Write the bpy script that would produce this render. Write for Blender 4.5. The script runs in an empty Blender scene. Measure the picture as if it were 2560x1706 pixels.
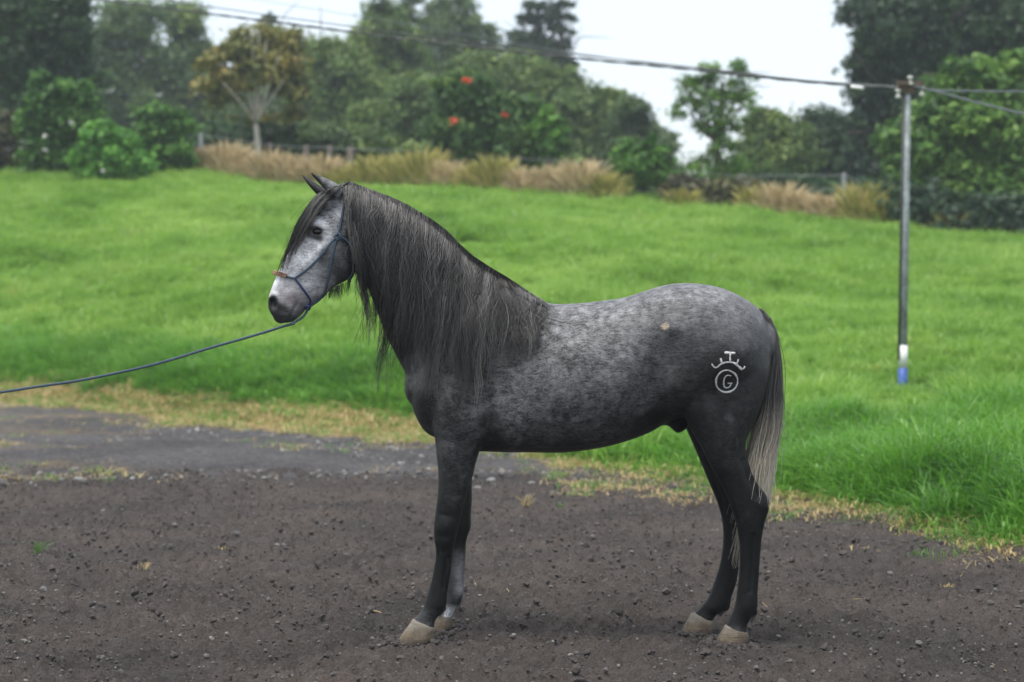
import bpy, bmesh, math
import numpy as np
from mathutils import Vector
from mathutils.bvhtree import BVHTree

RNG = np.random.default_rng(7)
S = bpy.context.scene
COL = S.collection

# ------------------------------------------------------------------ camera, sky, sun, exposure
F = 4863.0                      # focal length in pixels of the 2560 px photograph
CAMZ = 1.5
PITCH = math.atan(102.0 / F)
cam_d = bpy.data.cameras.new('camera'); cam = bpy.data.objects.new('camera', cam_d); COL.objects.link(cam)
cam.location = (0, 0, CAMZ); cam.rotation_euler = (math.pi / 2 - PITCH, 0, 0)
cam_d.sensor_width = 36; cam_d.lens = F / 2560 * 36; cam_d.clip_start = 0.1; cam_d.clip_end = 3000
cam_d.dof.use_dof = True; cam_d.dof.focus_distance = 8.45; cam_d.dof.aperture_fstop = 2.5
S.camera = cam
W = bpy.data.worlds.new('World'); S.world = W; W.use_nodes = True
wn = W.node_tree.nodes; wl = W.node_tree.links; wn.clear()
sky = wn.new('ShaderNodeTexSky'); sky.sky_type = 'NISHITA'; sky.sun_disc = False
SUN_EL, SUN_AZ = math.radians(72), math.radians(222)
sky.sun_elevation = SUN_EL; sky.sun_rotation = SUN_AZ; sky.dust_density = 3.0; sky.air_density = 1.0
bg1 = wn.new('ShaderNodeBackground'); bg1.inputs[1].default_value = 0.045
bg2 = wn.new('ShaderNodeBackground'); bg2.inputs[0].default_value = (0.89, 0.945, 1.0, 1); bg2.inputs[1].default_value = 0.348
ad = wn.new('ShaderNodeAddShader'); wo = wn.new('ShaderNodeOutputWorld')   # thin blue sky light through a bright even cloud deck
wl.new(sky.outputs[0], bg1.inputs[0]); wl.new(bg1.outputs[0], ad.inputs[0]); wl.new(bg2.outputs[0], ad.inputs[1]); wl.new(ad.outputs[0], wo.inputs[0])
sun_d = bpy.data.lights.new('sun', 'SUN'); sun_d.energy = 1.5; sun_d.angle = math.radians(35); sun_d.color = (1, 0.97, 0.92)
sun = bpy.data.objects.new('sun', sun_d); COL.objects.link(sun)
sdir = Vector((math.sin(SUN_AZ) * math.cos(SUN_EL), math.cos(SUN_AZ) * math.cos(SUN_EL), math.sin(SUN_EL)))
sun.rotation_euler = sdir.to_track_quat('Z', 'Y').to_euler()
S.view_settings.view_transform = 'Standard'; S.view_settings.look = 'None'
S.view_settings.exposure = 1.24; S.view_settings.gamma = 1.0; S.view_settings.use_curve_mapping = False
S.render.engine = 'CYCLES'
cy = S.cycles
cy.use_denoising = True; cy.max_bounces = 6; cy.diffuse_bounces = 3; cy.glossy_bounces = 2; cy.transmission_bounces = 4
cy.volume_bounces = 0; cy.sample_clamp_indirect = 4.0; cy.caustics_reflective = False; cy.caustics_refractive = False

# ------------------------------------------------------------------ helpers
_cp, _sp = math.cos(PITCH), math.sin(PITCH)
def U(px, py, Y):
    """Point at depth Y seen at photograph pixel (px, py)."""
    px = np.asarray(px, float); py = np.asarray(py, float); Y = np.asarray(Y, float)
    a = (px - 1280) / F; b = (853 - py) / F
    dy = _cp + b * _sp; dz = -_sp + b * _cp; t = Y / dy
    return np.stack(np.broadcast_arrays(a * t, Y, CAMZ + dz * t), -1)
def PX(p):
    d = p - np.array([0, 0, CAMZ]); zc = d[..., 1] * _cp - d[..., 2] * _sp
    b = (d[..., 1] * _sp + d[..., 2] * _cp) / zc
    return 1280 + F * d[..., 0] / zc, 853 - F * b
K = 2560 / 2353.0               # first tracings were made on a 2353 px wide view

class Noise:
    def __init__(s, seed, L, beta, n=512, lo=0):
        r = np.random.default_rng(seed); s.L = L; s.n = n
        k = np.fft.fftfreq(n) * n; kk = np.hypot(k[:, None], k[None]); kk[0, 0] = 1
        a = kk ** (-beta / 2); a[0, 0] = 0; a[kk < lo] = 0
        f = np.fft.ifft2(np.fft.fft2(r.standard_normal((n, n))) * a).real
        s.f = (f - f.mean()) / f.std()
    def __call__(s, x, y):
        x = np.asarray(x) / s.L * s.n; y = np.asarray(y) / s.L * s.n
        i = np.floor(x).astype(int); j = np.floor(y).astype(int); u = x - i; v = y - j; n = s.n
        i0, i1, j0, j1 = i % n, (i + 1) % n, j % n, (j + 1) % n
        f = s.f
        return (f[i0, j0] * (1 - u) + f[i1, j0] * u) * (1 - v) + (f[i0, j1] * (1 - u) + f[i1, j1] * u) * v

def mesh_np(name, verts, quads=None, tris=None, attrs=None, smooth=True):
    me = bpy.data.meshes.new(name); verts = np.asarray(verts, np.float32)
    nq = 0 if quads is None else len(quads); nt = 0 if tris is None else len(tris)
    loops = np.concatenate([np.asarray(x, np.int32).ravel() for x in (quads, tris) if x is not None and len(x)])
    start = np.concatenate([np.arange(nq) * 4, nq * 4 + np.arange(nt) * 3]).astype(np.int32)
    me.vertices.add(len(verts)); me.vertices.foreach_set('co', verts.ravel())
    me.loops.add(len(loops)); me.loops.foreach_set('vertex_index', loops)
    me.polygons.add(nq + nt); me.polygons.foreach_set('loop_start', start)
    me.polygons.foreach_set('use_smooth', np.full(nq + nt, smooth))
    me.update(calc_edges=True); me.validate()
    for k, v in (attrs or {}).items():
        v = np.asarray(v, np.float32)
        if v.ndim == 1:
            me.attributes.new(k, 'FLOAT', 'POINT').data.foreach_set('value', v)
        elif v.shape[1] == 4:
            me.attributes.new(k, 'FLOAT_COLOR', 'POINT').data.foreach_set('color', v.ravel())
        else:
            me.attributes.new(k, 'FLOAT_VECTOR', 'POINT').data.foreach_set('vector', v.ravel())
    return me
def link(name, me, mat=None, parent=None, **tags):
    o = bpy.data.objects.new(name, me); COL.objects.link(o)
    if mat is not None: me.materials.append(mat)
    if parent is not None:
        o.parent = parent
        o.location = tuple(-Vector(parent.location)) if parent.parent is None else (0, 0, 0)
    for k, v in tags.items(): o[k] = v
    return o
def thing(name, label, cat, loc=(0, 0, 0), group=None):
    o = bpy.data.objects.new(name, None); COL.objects.link(o); o.location = tuple(float(v) for v in loc); o.empty_display_size = 0.1
    o['label'] = label; o['category'] = cat
    if group: o['group'] = group
    return o
def tag(o, label, cat, group=None):
    o['label'] = label; o['category'] = cat
    if group: o['group'] = group
    return o

def catmull(P, sub):
    P = np.asarray(P, float); n = len(P)
    Q = np.vstack([2 * P[0] - P[1], P, 2 * P[-1] - P[-2]]); out = []
    for i in range(n - 1):
        p0, p1, p2, p3 = Q[i:i + 4]
        for t in np.arange(sub) / sub:
            out.append(0.5 * (2 * p1 + (p2 - p0) * t + (2 * p0 - 5 * p1 + 4 * p2 - p3) * t * t + (3 * p1 - p0 - 3 * p2 + p3) * t ** 3))
    out.append(P[-1]); return np.array(out)
def resample(P, n):
    P = np.asarray(P, float); d = np.r_[0, np.cumsum(np.linalg.norm(np.diff(P, axis=0), axis=1))]
    t = np.linspace(0, d[-1], n); return np.stack([np.interp(t, d, P[:, k]) for k in range(P.shape[1])], 1)

def tubes(P, R, sides=3, cap=False):
    """P (N,K,3), R (N,K) -> verts, quads of N tubes."""
    N, Kn, _ = P.shape
    T = np.gradient(P, axis=1); T /= np.linalg.norm(T, axis=2, keepdims=True) + 1e-9
    ref = np.where(np.abs(T[..., 1:2]) > 0.9, np.array([1., 0, 0]), np.array([0., 1, 0]))
    n1 = np.cross(T, ref); n1 /= np.linalg.norm(n1, axis=2, keepdims=True) + 1e-9
    n2 = np.cross(T, n1)
    a = np.arange(sides) * 2 * np.pi / sides
    V = P[:, :, None] + R[:, :, None, None] * (n1[:, :, None] * np.cos(a)[None, None, :, None] + n2[:, :, None] * np.sin(a)[None, None, :, None])
    base = (np.arange(N) * Kn * sides)[:, None, None] + (np.arange(Kn - 1) * sides)[None, :, None]
    s = np.arange(sides); s2 = (s + 1) % sides
    q = np.stack([base + s, base + s2, base + sides + s2, base + sides + s], -1).reshape(-1, 4)
    return V.reshape(-1, 3), q
class MB:
    def __init__(s): s.v = []; s.q = []; s.t = []; s.n = 0
    def add(s, v, q=None, t=None):
        v = np.asarray(v, float)
        if q is not None and len(q): s.q.append(np.asarray(q) + s.n)
        if t is not None and len(t): s.t.append(np.asarray(t) + s.n)
        s.v.append(v); s.n += len(v); return s
    def tube(s, pts, rad, sides=8, cap=True):
        pts = np.asarray(pts, float); rad = np.broadcast_to(np.asarray(rad, float), (len(pts),))
        v, q = tubes(pts[None], rad[None], sides)
        t = []
        if cap:
            n = len(pts)
            v = np.vstack([v, pts[0], pts[-1]])
            for k in range(sides):
                t.append((n * sides, (k + 1) % sides, k)); t.append((n * sides + 1, (n - 1) * sides + k, (n - 1) * sides + (k + 1) % sides))
        return s.add(v, q, t)
    def box(s, c, h, rz=0):
        c = np.asarray(c, float); v = np.array([[x, y, z] for x in (-1, 1) for y in (-1, 1) for z in (-1, 1)], float) * h
        if rz: v = v @ np.array([[math.cos(rz), math.sin(rz), 0], [-math.sin(rz), math.cos(rz), 0], [0, 0, 1]])
        return s.add(v + c, [(0, 1, 3, 2), (4, 6, 7, 5), (0, 4, 5, 1), (2, 3, 7, 6), (0, 2, 6, 4), (1, 5, 7, 3)])
    def lathe(s, c, prof, axis=2, n=14):
        a = np.arange(n) * 2 * np.pi / n; v = []
        for r, h in prof:
            p = np.stack([r * np.cos(a), r * np.sin(a), np.full(n, h)], 1)
            if axis == 0: p = p[:, [2, 0, 1]]
            if axis == 1: p = p[:, [1, 2, 0]]
            v.append(p)
        v = np.vstack(v) + np.asarray(c, float); m = len(prof)
        q = [(i * n + k, i * n + (k + 1) % n, (i + 1) * n + (k + 1) % n, (i + 1) * n + k) for i in range(m - 1) for k in range(n)]
        return s.add(v, q)
    def mesh(s, name, attrs=None, smooth=True):
        return mesh_np(name, np.vstack(s.v), np.vstack(s.q) if s.q else None, np.vstack(s.t) if s.t else None, attrs, smooth)

# ------------------------------------------------------------------ materials
class M:
    def __init__(s, name):
        s.m = bpy.data.materials.new(name); s.m.use_nodes = True; s.t = s.m.node_tree; s.t.nodes.clear()
        s.out = s.n('ShaderNodeOutputMaterial')
    def n(s, t, **kw):
        nd = s.t.nodes.new(t)
        for k, v in kw.items():
            if isinstance(k, str) and hasattr(nd, k): setattr(nd, k, v)
        return nd
    def l(s, a, b): s.t.links.new(a, b)
    def coord(s, kind='Object'):
        return s.n('ShaderNodeTexCoord').outputs[kind]
    def pos(s): return s.n('ShaderNodeNewGeometry').outputs['Position']
    def noise(s, vec, scale, detail=4, rough=0.6, dist=0, out=0):
        nd = s.n('ShaderNodeTexNoise'); s.l(vec, nd.inputs['Vector']); nd.inputs['Scale'].default_value = scale
        nd.inputs['Detail'].default_value = detail; nd.inputs['Roughness'].default_value = rough; nd.inputs['Distortion'].default_value = dist
        return nd.outputs[out]
    def mapping(s, vec, scale=(1, 1, 1), rot=(0, 0, 0)):
        nd = s.n('ShaderNodeMapping'); s.l(vec, nd.inputs[0]); nd.inputs['Scale'].default_value = scale; nd.inputs['Rotation'].default_value = rot
        return nd.outputs[0]
    def ramp(s, fac, stops):
        nd = s.n('ShaderNodeValToRGB'); s.l(fac, nd.inputs[0]); e = nd.color_ramp.elements
        while len(e) < len(stops): e.new(0.5)
        for k, (p, c) in enumerate(stops):
            e[k].position = p; e[k].color = tuple(c) + (1,) if len(c) == 3 else c
        return nd.outputs[0]
    def attr(s, name, typ='GEOMETRY', out='Fac'):
        nd = s.n('ShaderNodeAttribute'); nd.attribute_name = name; nd.attribute_type = typ; return nd.outputs[out]
    def mix(s, fac, a, b, mode='MIX'):
        nd = s.n('ShaderNodeMix', data_type='RGBA', blend_type=mode)
        for sock, v in ((nd.inputs[0], fac), (nd.inputs[6], a), (nd.inputs[7], b)):
            if hasattr(v, 'is_output'): s.l(v, sock)
            elif isinstance(v, (int, float)): sock.default_value = v
            else: sock.default_value = tuple(v) + (1,)
        return nd.outputs[2]
    def math(s, op, a, b=0.5, clamp=False):
        nd = s.n('ShaderNodeMath', operation=op, use_clamp=clamp)
        for sock, v in ((nd.inputs[0], a), (nd.inputs[1], b)):
            if hasattr(v, 'is_output'): s.l(v, sock)
            else: sock.default_value = v
        return nd.outputs[0]
    def bump(s, h, strength=0.4, dist=0.01):
        nd = s.n('ShaderNodeBump'); s.l(h, nd.inputs['Height']); nd.inputs['Strength'].default_value = strength; nd.inputs['Distance'].default_value = dist
        return nd.outputs[0]
    def principled(s, col, rough=0.6, normal=None, spec=0.5, metal=0, sheen=0):
        p = s.n('ShaderNodeBsdfPrincipled')
        for sock, v in ((p.inputs['Base Color'], col), (p.inputs['Roughness'], rough), (p.inputs['Metallic'], metal)):
            if hasattr(v, 'is_output'): s.l(v, sock)
            elif isinstance(v, (int, float)): sock.default_value = v
            else: sock.default_value = tuple(v) + (1,)
        p.inputs['Specular IOR Level'].default_value = spec
        if sheen: p.inputs['Sheen Weight'].default_value = sheen; p.inputs['Sheen Roughness'].default_value = 0.4
        if normal is not None: s.l(normal, p.inputs['Normal'])
        return p
    def done(s, bsdf):
        s.l(bsdf.outputs[0], s.out.inputs['Surface']); return s.m
    def leafy(s, col, trans=0.35, rough=0.5, spec=0.35, tcol=None):
        p = s.principled(col, rough, spec=spec)
        tr = s.n('ShaderNodeBsdfTranslucent'); s.l(tcol if tcol is not None else col, tr.inputs[0])
        mx = s.n('ShaderNodeMixShader'); mx.inputs[0].default_value = trans
        s.l(p.outputs[0], mx.inputs[1]); s.l(tr.outputs[0], mx.inputs[2]); s.l(mx.outputs[0], s.out.inputs['Surface']); return s.m

def mat_plain(name, col, rough=0.6, var=0.15, scale=20, metal=0, spec=0.5, bump=0.0):
    m = M(name); c = m.coord(); nz = m.noise(c, scale, 5)
    lo = tuple(v * (1 - var) for v in col); hi = tuple(min(1, v * (1 + var)) for v in col)
    return m.done(m.principled(m.ramp(nz, [(0.3, lo), (0.7, hi)]), rough, m.bump(nz, bump, 0.01) if bump else None, spec, metal))

def mat_leaf(name, dark, mid, light, trans=0.35, scale=0.5):
    m = M(name); t = m.attr('tint'); nz = m.noise(m.pos(), scale, 3)
    f = m.math('ADD', m.math('MULTIPLY', t, 0.95), m.math('MULTIPLY', m.math('SUBTRACT', nz, 0.5), 0.7))
    return m.leafy(m.ramp(f, [(0.05, dark), (0.45, mid), (0.9, light)]), trans)

def mat_grass(name, dark, mid, light, dry, dryness=0.1, scale=0.35, trans=0.5):
    m = M(name); t = m.attr('tint'); it = m.attr('itint', 'INSTANCER'); p = m.pos()
    nz = m.noise(p, scale, 4); n2 = m.noise(p, 1.7, 3)
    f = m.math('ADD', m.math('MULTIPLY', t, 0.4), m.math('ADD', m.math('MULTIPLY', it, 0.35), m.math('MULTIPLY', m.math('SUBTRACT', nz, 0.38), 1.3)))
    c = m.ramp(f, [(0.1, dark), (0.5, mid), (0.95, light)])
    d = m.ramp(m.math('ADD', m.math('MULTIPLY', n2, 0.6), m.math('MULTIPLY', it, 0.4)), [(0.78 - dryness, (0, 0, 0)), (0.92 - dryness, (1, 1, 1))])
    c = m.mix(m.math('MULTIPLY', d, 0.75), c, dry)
    return m.leafy(c, trans, 0.36, 0.5)

def mat_soil():
    m = M('dark_volcanic_soil'); p = m.pos()
    big = m.noise(p, 0.9, 5, 0.65); mid = m.noise(p, 7, 6, 0.7); fine = m.noise(p, 85, 6, 0.75); sp = m.noise(p, 230, 3, 0.8)
    c = m.ramp(big, [(0.34, (0.038, 0.033, 0.030)), (0.50, (0.066, 0.056, 0.049)), (0.66, (0.092, 0.073, 0.061))])
    c = m.mix(m.math('MULTIPLY', m.ramp(mid, [(0.35, (0, 0, 0)), (0.7, (1, 1, 1))]), 0.5), c, (0.094, 0.083, 0.077))
    c = m.mix(0.85, c, m.ramp(fine, [(0.3, (0.34, 0.34, 0.34)), (0.5, (0.95, 0.95, 0.95)), (0.68, (1.75, 1.7, 1.65))]), 'MULTIPLY')
    c = m.mix(m.ramp(sp, [(0.66, (0, 0, 0)), (0.74, (1, 1, 1))]), c, (0.15, 0.138, 0.13))
    h = m.math('ADD', m.math('MULTIPLY', mid, 0.6), m.math('ADD', m.math('MULTIPLY', fine, 0.55), m.math('MULTIPLY', sp, 0.12)))
    return m.done(m.principled(c, 0.92, m.bump(h, 1.0, 0.028), 0.25))
def mat_road():
    m = M('grey_gravel'); p = m.pos()
    big = m.noise(p, 0.55, 5, 0.65); fine = m.noise(p, 22, 8, 0.8); pat = m.noise(m.mapping(p, (0.45, 0.9, 1)), 0.9, 6, 0.7)
    c = m.ramp(big, [(0.35, (0.075, 0.071, 0.071)), (0.65, (0.135, 0.128, 0.126))])
    c = m.mix(0.8, c, m.ramp(fine, [(0.34, (0.35, 0.35, 0.35)), (0.5, (1, 1, 1)), (0.66, (1.9, 1.85, 1.8))]), 'MULTIPLY')
    sx = m.n('ShaderNodeSeparateXYZ'); m.l(p, sx.inputs[0])
    left = m.math('MULTIPLY', m.math('SUBTRACT', -1.3, sx.outputs[0]), 0.09, True)
    f = m.ramp(m.math('ADD', m.math('ADD', m.math('MULTIPLY', pat, 0.7), m.math('MULTIPLY', fine, 0.3)), m.math('MULTIPLY', left, 0.28)), [(0.60, (0, 0, 0)), (0.74, (1, 1, 1))])
    c = m.mix(m.math('MULTIPLY', f, 0.75), c, (0.26, 0.19, 0.11))
    return m.done(m.principled(c, 0.9, m.bump(fine, 1.0, 0.06), 0.2))
def mat_meadow_soil():
    m = M('meadow_soil'); p = m.pos(); nz = m.noise(p, 2.0, 5)
    c = m.ramp(nz, [(0.3, (0.05, 0.12, 0.018)), (0.7, (0.10, 0.20, 0.03))])
    return m.done(m.principled(c, 0.9))
def mat_stone(name, lo, hi):
    m = M(name); it = m.attr('itint', 'INSTANCER'); nz = m.noise(m.coord(), 6, 5)
    c = m.mix(0.35, m.ramp(it, [(0.0, lo), (1.0, hi)]), m.ramp(nz, [(0.3, lo), (0.7, hi)]))
    return m.done(m.principled(c, 0.85, m.bump(nz, 0.4, 0.01), 0.3))
def mat_coat():
    m = M('dapple_grey_coat'); base = m.attr('coat', out='Color'); dap = m.attr('dapple')
    o = m.coord()
    def n1(sc, rot, det=3): return m.math('SUBTRACT', m.noise(m.mapping(o, sc, (0, math.radians(rot), 0)), 1.0, det, 0.65), 0.5)
    h1 = n1((34, 105, 105), 35); h2 = n1((75, 170, 170), 20, 2); sp = n1((24, 24, 24), 0, 5); sp2 = n1((9, 9, 9), 0, 4); h3 = n1((130, 240, 240), 30, 2)
    wv = m.n('ShaderNodeVectorMath', operation='MULTIPLY_ADD'); m.l(m.noise(o, 22, 2, out=1), wv.inputs[0]); wv.inputs[1].default_value = (.05, .05, .05); m.l(o, wv.inputs[2])
    vor = m.n('ShaderNodeTexVoronoi'); vor.inputs['Scale'].default_value = 24; m.l(wv.outputs[0], vor.inputs['Vector'])
    spots = m.math('SUBTRACT', m.ramp(vor.outputs['Distance'], [(0.15, (1, 1, 1)), (0.55, (0, 0, 0))]), 0.4)
    def sm(*t):
        r_ = None
        for k, v in t:
            q = m.math('MULTIPLY', v, k); r_ = q if r_ is None else m.math('ADD', r_, q)
        return r_
    f = sm((2.6, h1), (2.1, h2), (2.1, sp), (1.9, sp2), (0.65, spots), (1.6, h3))
    gain = m.math('MAXIMUM', m.math('ADD', 1.0, m.math('MULTIPLY', f, m.math('ADD', 0.22, dap))), 0.22)
    cmb = m.n('ShaderNodeCombineXYZ')
    for k in range(3): m.l(gain, cmb.inputs[k])
    c = m.mix(1.0, base, cmb.outputs[0], 'MULTIPLY')
    nrm = m.bump(m.math('ADD', h1, m.math('MULTIPLY', h2, 0.7)), 0.30, 0.006)
    return m.done(m.principled(c, 0.5, nrm, 0.19))
def mat_hair(name, dark, light, tip=None):
    m = M(name); t = m.attr('tint'); along = m.attr('along')
    c = m.ramp(t, [(0.0, dark), (1.0, light)])
    if tip is not None: c = m.mix(m.ramp(along, [(0.48, (0, 0, 0)), (0.82, (1, 1, 1))]), c, m.ramp(t, [(0.0, tuple(v * 0.4 for v in tip)), (1.0, tip)]))
    return m.done(m.principled(c, 0.45, None, 0.35))

def mat_hoof():
    m = M('dusty_hoof'); o = m.coord(); nz = m.noise(o, 24, 5, .7); rg = m.noise(m.mapping(o, (8, 8, 170)), 1, 3)
    c = m.ramp(m.math('ADD', m.math('MULTIPLY', nz, .6), m.math('MULTIPLY', rg, .4)), [(.3, (.055, .042, .030)), (.5, (.125, .098, .068)), (.7, (.21, .175, .13))])
    sx = m.n('ShaderNodeSeparateXYZ'); m.l(m.pos(), sx.inputs[0])
    zz = m.math('ADD', sx.outputs[2], m.math('MULTIPLY', m.math('SUBTRACT', nz, .5), .05))
    c = m.mix(m.ramp(m.math('MULTIPLY', zz, 10), [(.45, (0, 0, 0)), (.85, (.6, .6, .6))]), c, (.25, .23, .195))
    c = m.mix(m.ramp(m.math('MULTIPLY', zz, 10), [(.08, (1, 1, 1)), (.30, (0, 0, 0))]), c, (.060, .048, .040))
    return m.done(m.principled(c, .85, m.bump(m.math('ADD', nz, rg), .5, .006), .2))
MAT = dict(
    soil=mat_soil(), road=mat_road(), msoil=mat_meadow_soil(),
    pebble=mat_stone('pebble_stone', (0.045, 0.040, 0.038), (0.27, 0.255, 0.235)), clod=mat_stone('soil_crumb', (0.046, 0.040, 0.037), (0.088, 0.076, 0.069)),
    palestone=mat_stone('pale_stone', (0.16, 0.155, 0.15), (0.36, 0.35, 0.33)),
    meadow=mat_grass('meadow_blades', (0.105, 0.235, 0.022), (0.215, 0.405, 0.050), (0.38, 0.56, 0.12), (0.46, 0.44, 0.13), 0.08),
    long=mat_grass('long_blades', (0.050, 0.16, 0.016), (0.13, 0.33, 0.030), (0.25, 0.48, 0.085), (0.38, 0.38, 0.11), 0.04, 0.6),
    dry=mat_grass('dry_blades', (0.36, 0.29, 0.10), (0.52, 0.39, 0.17), (0.64, 0.48, 0.25), (0.22, 0.33, 0.05), 0.12, 0.5, 0.25),
    coat=mat_coat(),
    mane=mat_hair('mane_hair', (0.011, 0.011, 0.012), (0.30, 0.285, 0.265)),
    tailh=mat_hair('tail_hair', (0.010, 0.010, 0.010), (0.16, 0.15, 0.14), (0.85, 0.76, 0.60)),
    hoof=mat_hoof() if 'mat_hoof' in globals() else mat_plain('dusty_hoof', (0.20, 0.158, 0.112), 0.85, 0.45, 26, bump=0.5),
    eye=mat_plain('dark_eye', (0.006, 0.004, 0.004), 0.06, 0.1),
    brand=mat_plain('white_freeze_brand', (0.66, 0.66, 0.64), 0.8, 0.30, 150, bump=0.4),
    rope=mat_plain('blue_grey_rope', (0.055, 0.085, 0.125), 0.7, 0.45, 240),
    navy=mat_plain('navy_rope', (0.02, 0.03, 0.10), 0.7, 0.4, 240),
    leather=mat_plain('tan_leather', (0.27, 0.145, 0.08), 0.6, 0.35, 120, bump=0.4),
)

# ------------------------------------------------------------------ terrain
_xs = np.array([-900, -400, 0, 218, 435, 762, 1077, 1300, 1414, 1600, 1850, 1948, 2300, 2560, 3000, 3400])
_ye = np.array([31.5, 30, 27.9, 26.3, 23.5, 21.6, 20.3, 19.0, 16.8, 16.2, 15.6, 14.4, 12.9, 12.1, 10.8, 10.2])
_us = (_xs - 1280) / F
_top = np.array([376, 381, 394, 402, 413, 447, 462, 478, 484, 495, 515, 528, 560, 588, 610, 625.])
_yf = np.interp(_us, [-0.45, -0.263, 0.263, 0.45], [57, 55, 44, 42])
_zf = CAMZ + (751 - (_top + 14)) / F * _yf
def azim(X, Y): return np.clip(X / np.maximum(Y, 6.0), -0.48, 0.48)
def YE(u): return np.interp(u, _us, _ye)
def YF(u): return np.interp(u, _us, _yf)
nz_hill = Noise(11, 60, 3.0); nz_edge = Noise(12, 14, 2.2)
def ground(X, Y):
    X = np.asarray(X, float); Y = np.asarray(Y, float)
    u = azim(X, Y); ye = YE(u); yf = YF(u); zf = np.interp(u, _us, _zf)
    t = (Y - ye) / (yf - ye); p = np.interp(u, [-0.26, -0.02, 0.08, 0.26], [1.0, 1.05, 1.35, 1.6])
    tc = np.clip(t, 0, 1)
    z = zf * tc ** p + 0.22 * nz_hill(X, Y) * np.clip(t * 4, 0, 1) * np.clip(1.25 - t, 0.15, 1) + np.clip(Y - yf, 0, 60) * 0.02
    return np.where(t <= 0, -0.10, z - 0.10 * (1 - np.clip(t * 30, 0, 1)))

nz_a, nz_b, nz_c = Noise(1, 9, 2.6), Noise(2, 3.1, 2.0, 512, 5), Noise(3, 1.3, 1.4, 512, 12)
HOOF = [(988, 1609, 1085, 1609, 8.47), (1072, 1575, 1128, 1572, 8.78), (1783, 1613, 1866, 1616, 8.44), (1699, 1588, 1780, 1580, 8.70)]
_pr = np.random.default_rng(77); PRINTS = np.stack([_pr.uniform(-4.6, 4.6, 120), _pr.uniform(6.8, 14.5, 120), _pr.uniform(0, 6.28, 120), _pr.uniform(.8, 1.9, 120)], 1)
def prints(X, Y):
    d = np.zeros(np.broadcast(X, Y).shape)
    for x, y, a, k in PRINTS:
        dx, dy = X - x, Y - y
        u, v = (dx * math.cos(a) + dy * math.sin(a)) / .075, (-dx * math.sin(a) + dy * math.cos(a)) / .065
        r = u * u + v * v; d = d - .020 * k * np.exp(-r ** 2) + .011 * k * np.exp(-((np.sqrt(r) - 1.35) / .33) ** 2)
    return d
def yard_h(X, Y):
    h = prints(X, Y) + 0.020 * nz_a(X, Y) + 0.016 * nz_b(X, Y) + 0.0075 * np.abs(nz_c(X, Y)) - 0.008
    k = np.zeros_like(h)
    for a, b, c, d, yy in HOOF:
        p = U((a + c) / 2, 1600, yy); k = np.maximum(k, np.exp(-(((X - p[0]) ** 2 + (Y - yy) ** 2) / 0.16 ** 2)))
    return h * (1 - .8 * k) + 0.007 * k
def grid_mesh(name, xs, ys, zf):
    X, Y = np.meshgrid(xs, ys); Z = zf(X, Y); n, m = len(ys), len(xs)
    i = (np.arange(n - 1)[:, None] * m + np.arange(m - 1)[None]).ravel()
    q = np.stack([i, i + 1, i + m + 1, i + m], 1)
    return mesh_np(name, np.stack([X, Y, Z], -1).reshape(-1, 3), q)
xs = np.r_[np.linspace(-60, -5, 60), np.arange(-4.9, 4.9, 0.021), np.linspace(5, 40, 50)]
ys = np.r_[np.linspace(-25, 6.2, 40), np.arange(6.3, 11, 0.024), np.arange(11, 17.2, 0.042)]
link('dirt_yard', grid_mesh('dirt_yard', xs, ys, yard_h), MAT['soil'], kind='structure')
# the gravel road behind the yard: its near edge wanders, its far edge meets the verge
rx = np.linspace(-26, 6.0, 480); rt = np.linspace(0, 1, 70)
RX, RT = np.meshgrid(rx, rt)
near = 16.15 + 0.18 * nz_edge(RX, 0 * RX) + np.clip(RX - 1.2, 0, 5) * 0.35
far = YE(azim(RX, np.full_like(RX, 22.0))) + 0.9
for _ in range(6): far = YE(azim(RX, far)) + 0.9
far = np.maximum(far, near + 0.3)
RY = near + (far - near) * RT
RZ = 0.012 + 0.02 * nz_a(RX, RY) * np.clip(RT * 6, 0, 1) + 0.03 * np.clip(RT * 8, 0, 1) + 0.006 * nz_b(RX, RY) - 0.05 * (RT < 0.001)
i = (np.arange(69)[:, None] * 480 + np.arange(479)[None]).ravel()
link('gravel_road', mesh_np('gravel_road', np.stack([RX, RY, RZ], -1).reshape(-1, 3), np.stack([i, i + 1, i + 481, i + 480], 1)), MAT['road'], kind='structure')
mx = np.r_[np.linspace(-900, -60, 30), np.arange(-59, 59, 0.7), np.linspace(60, 900, 30)]
my = np.r_[np.linspace(-300, 8, 12), np.arange(9, 80, 0.5), np.linspace(82, 1500, 60)]
link('meadow_ground', grid_mesh('meadow_ground', mx, my, ground), MAT['msoil'], kind='structure')

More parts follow.
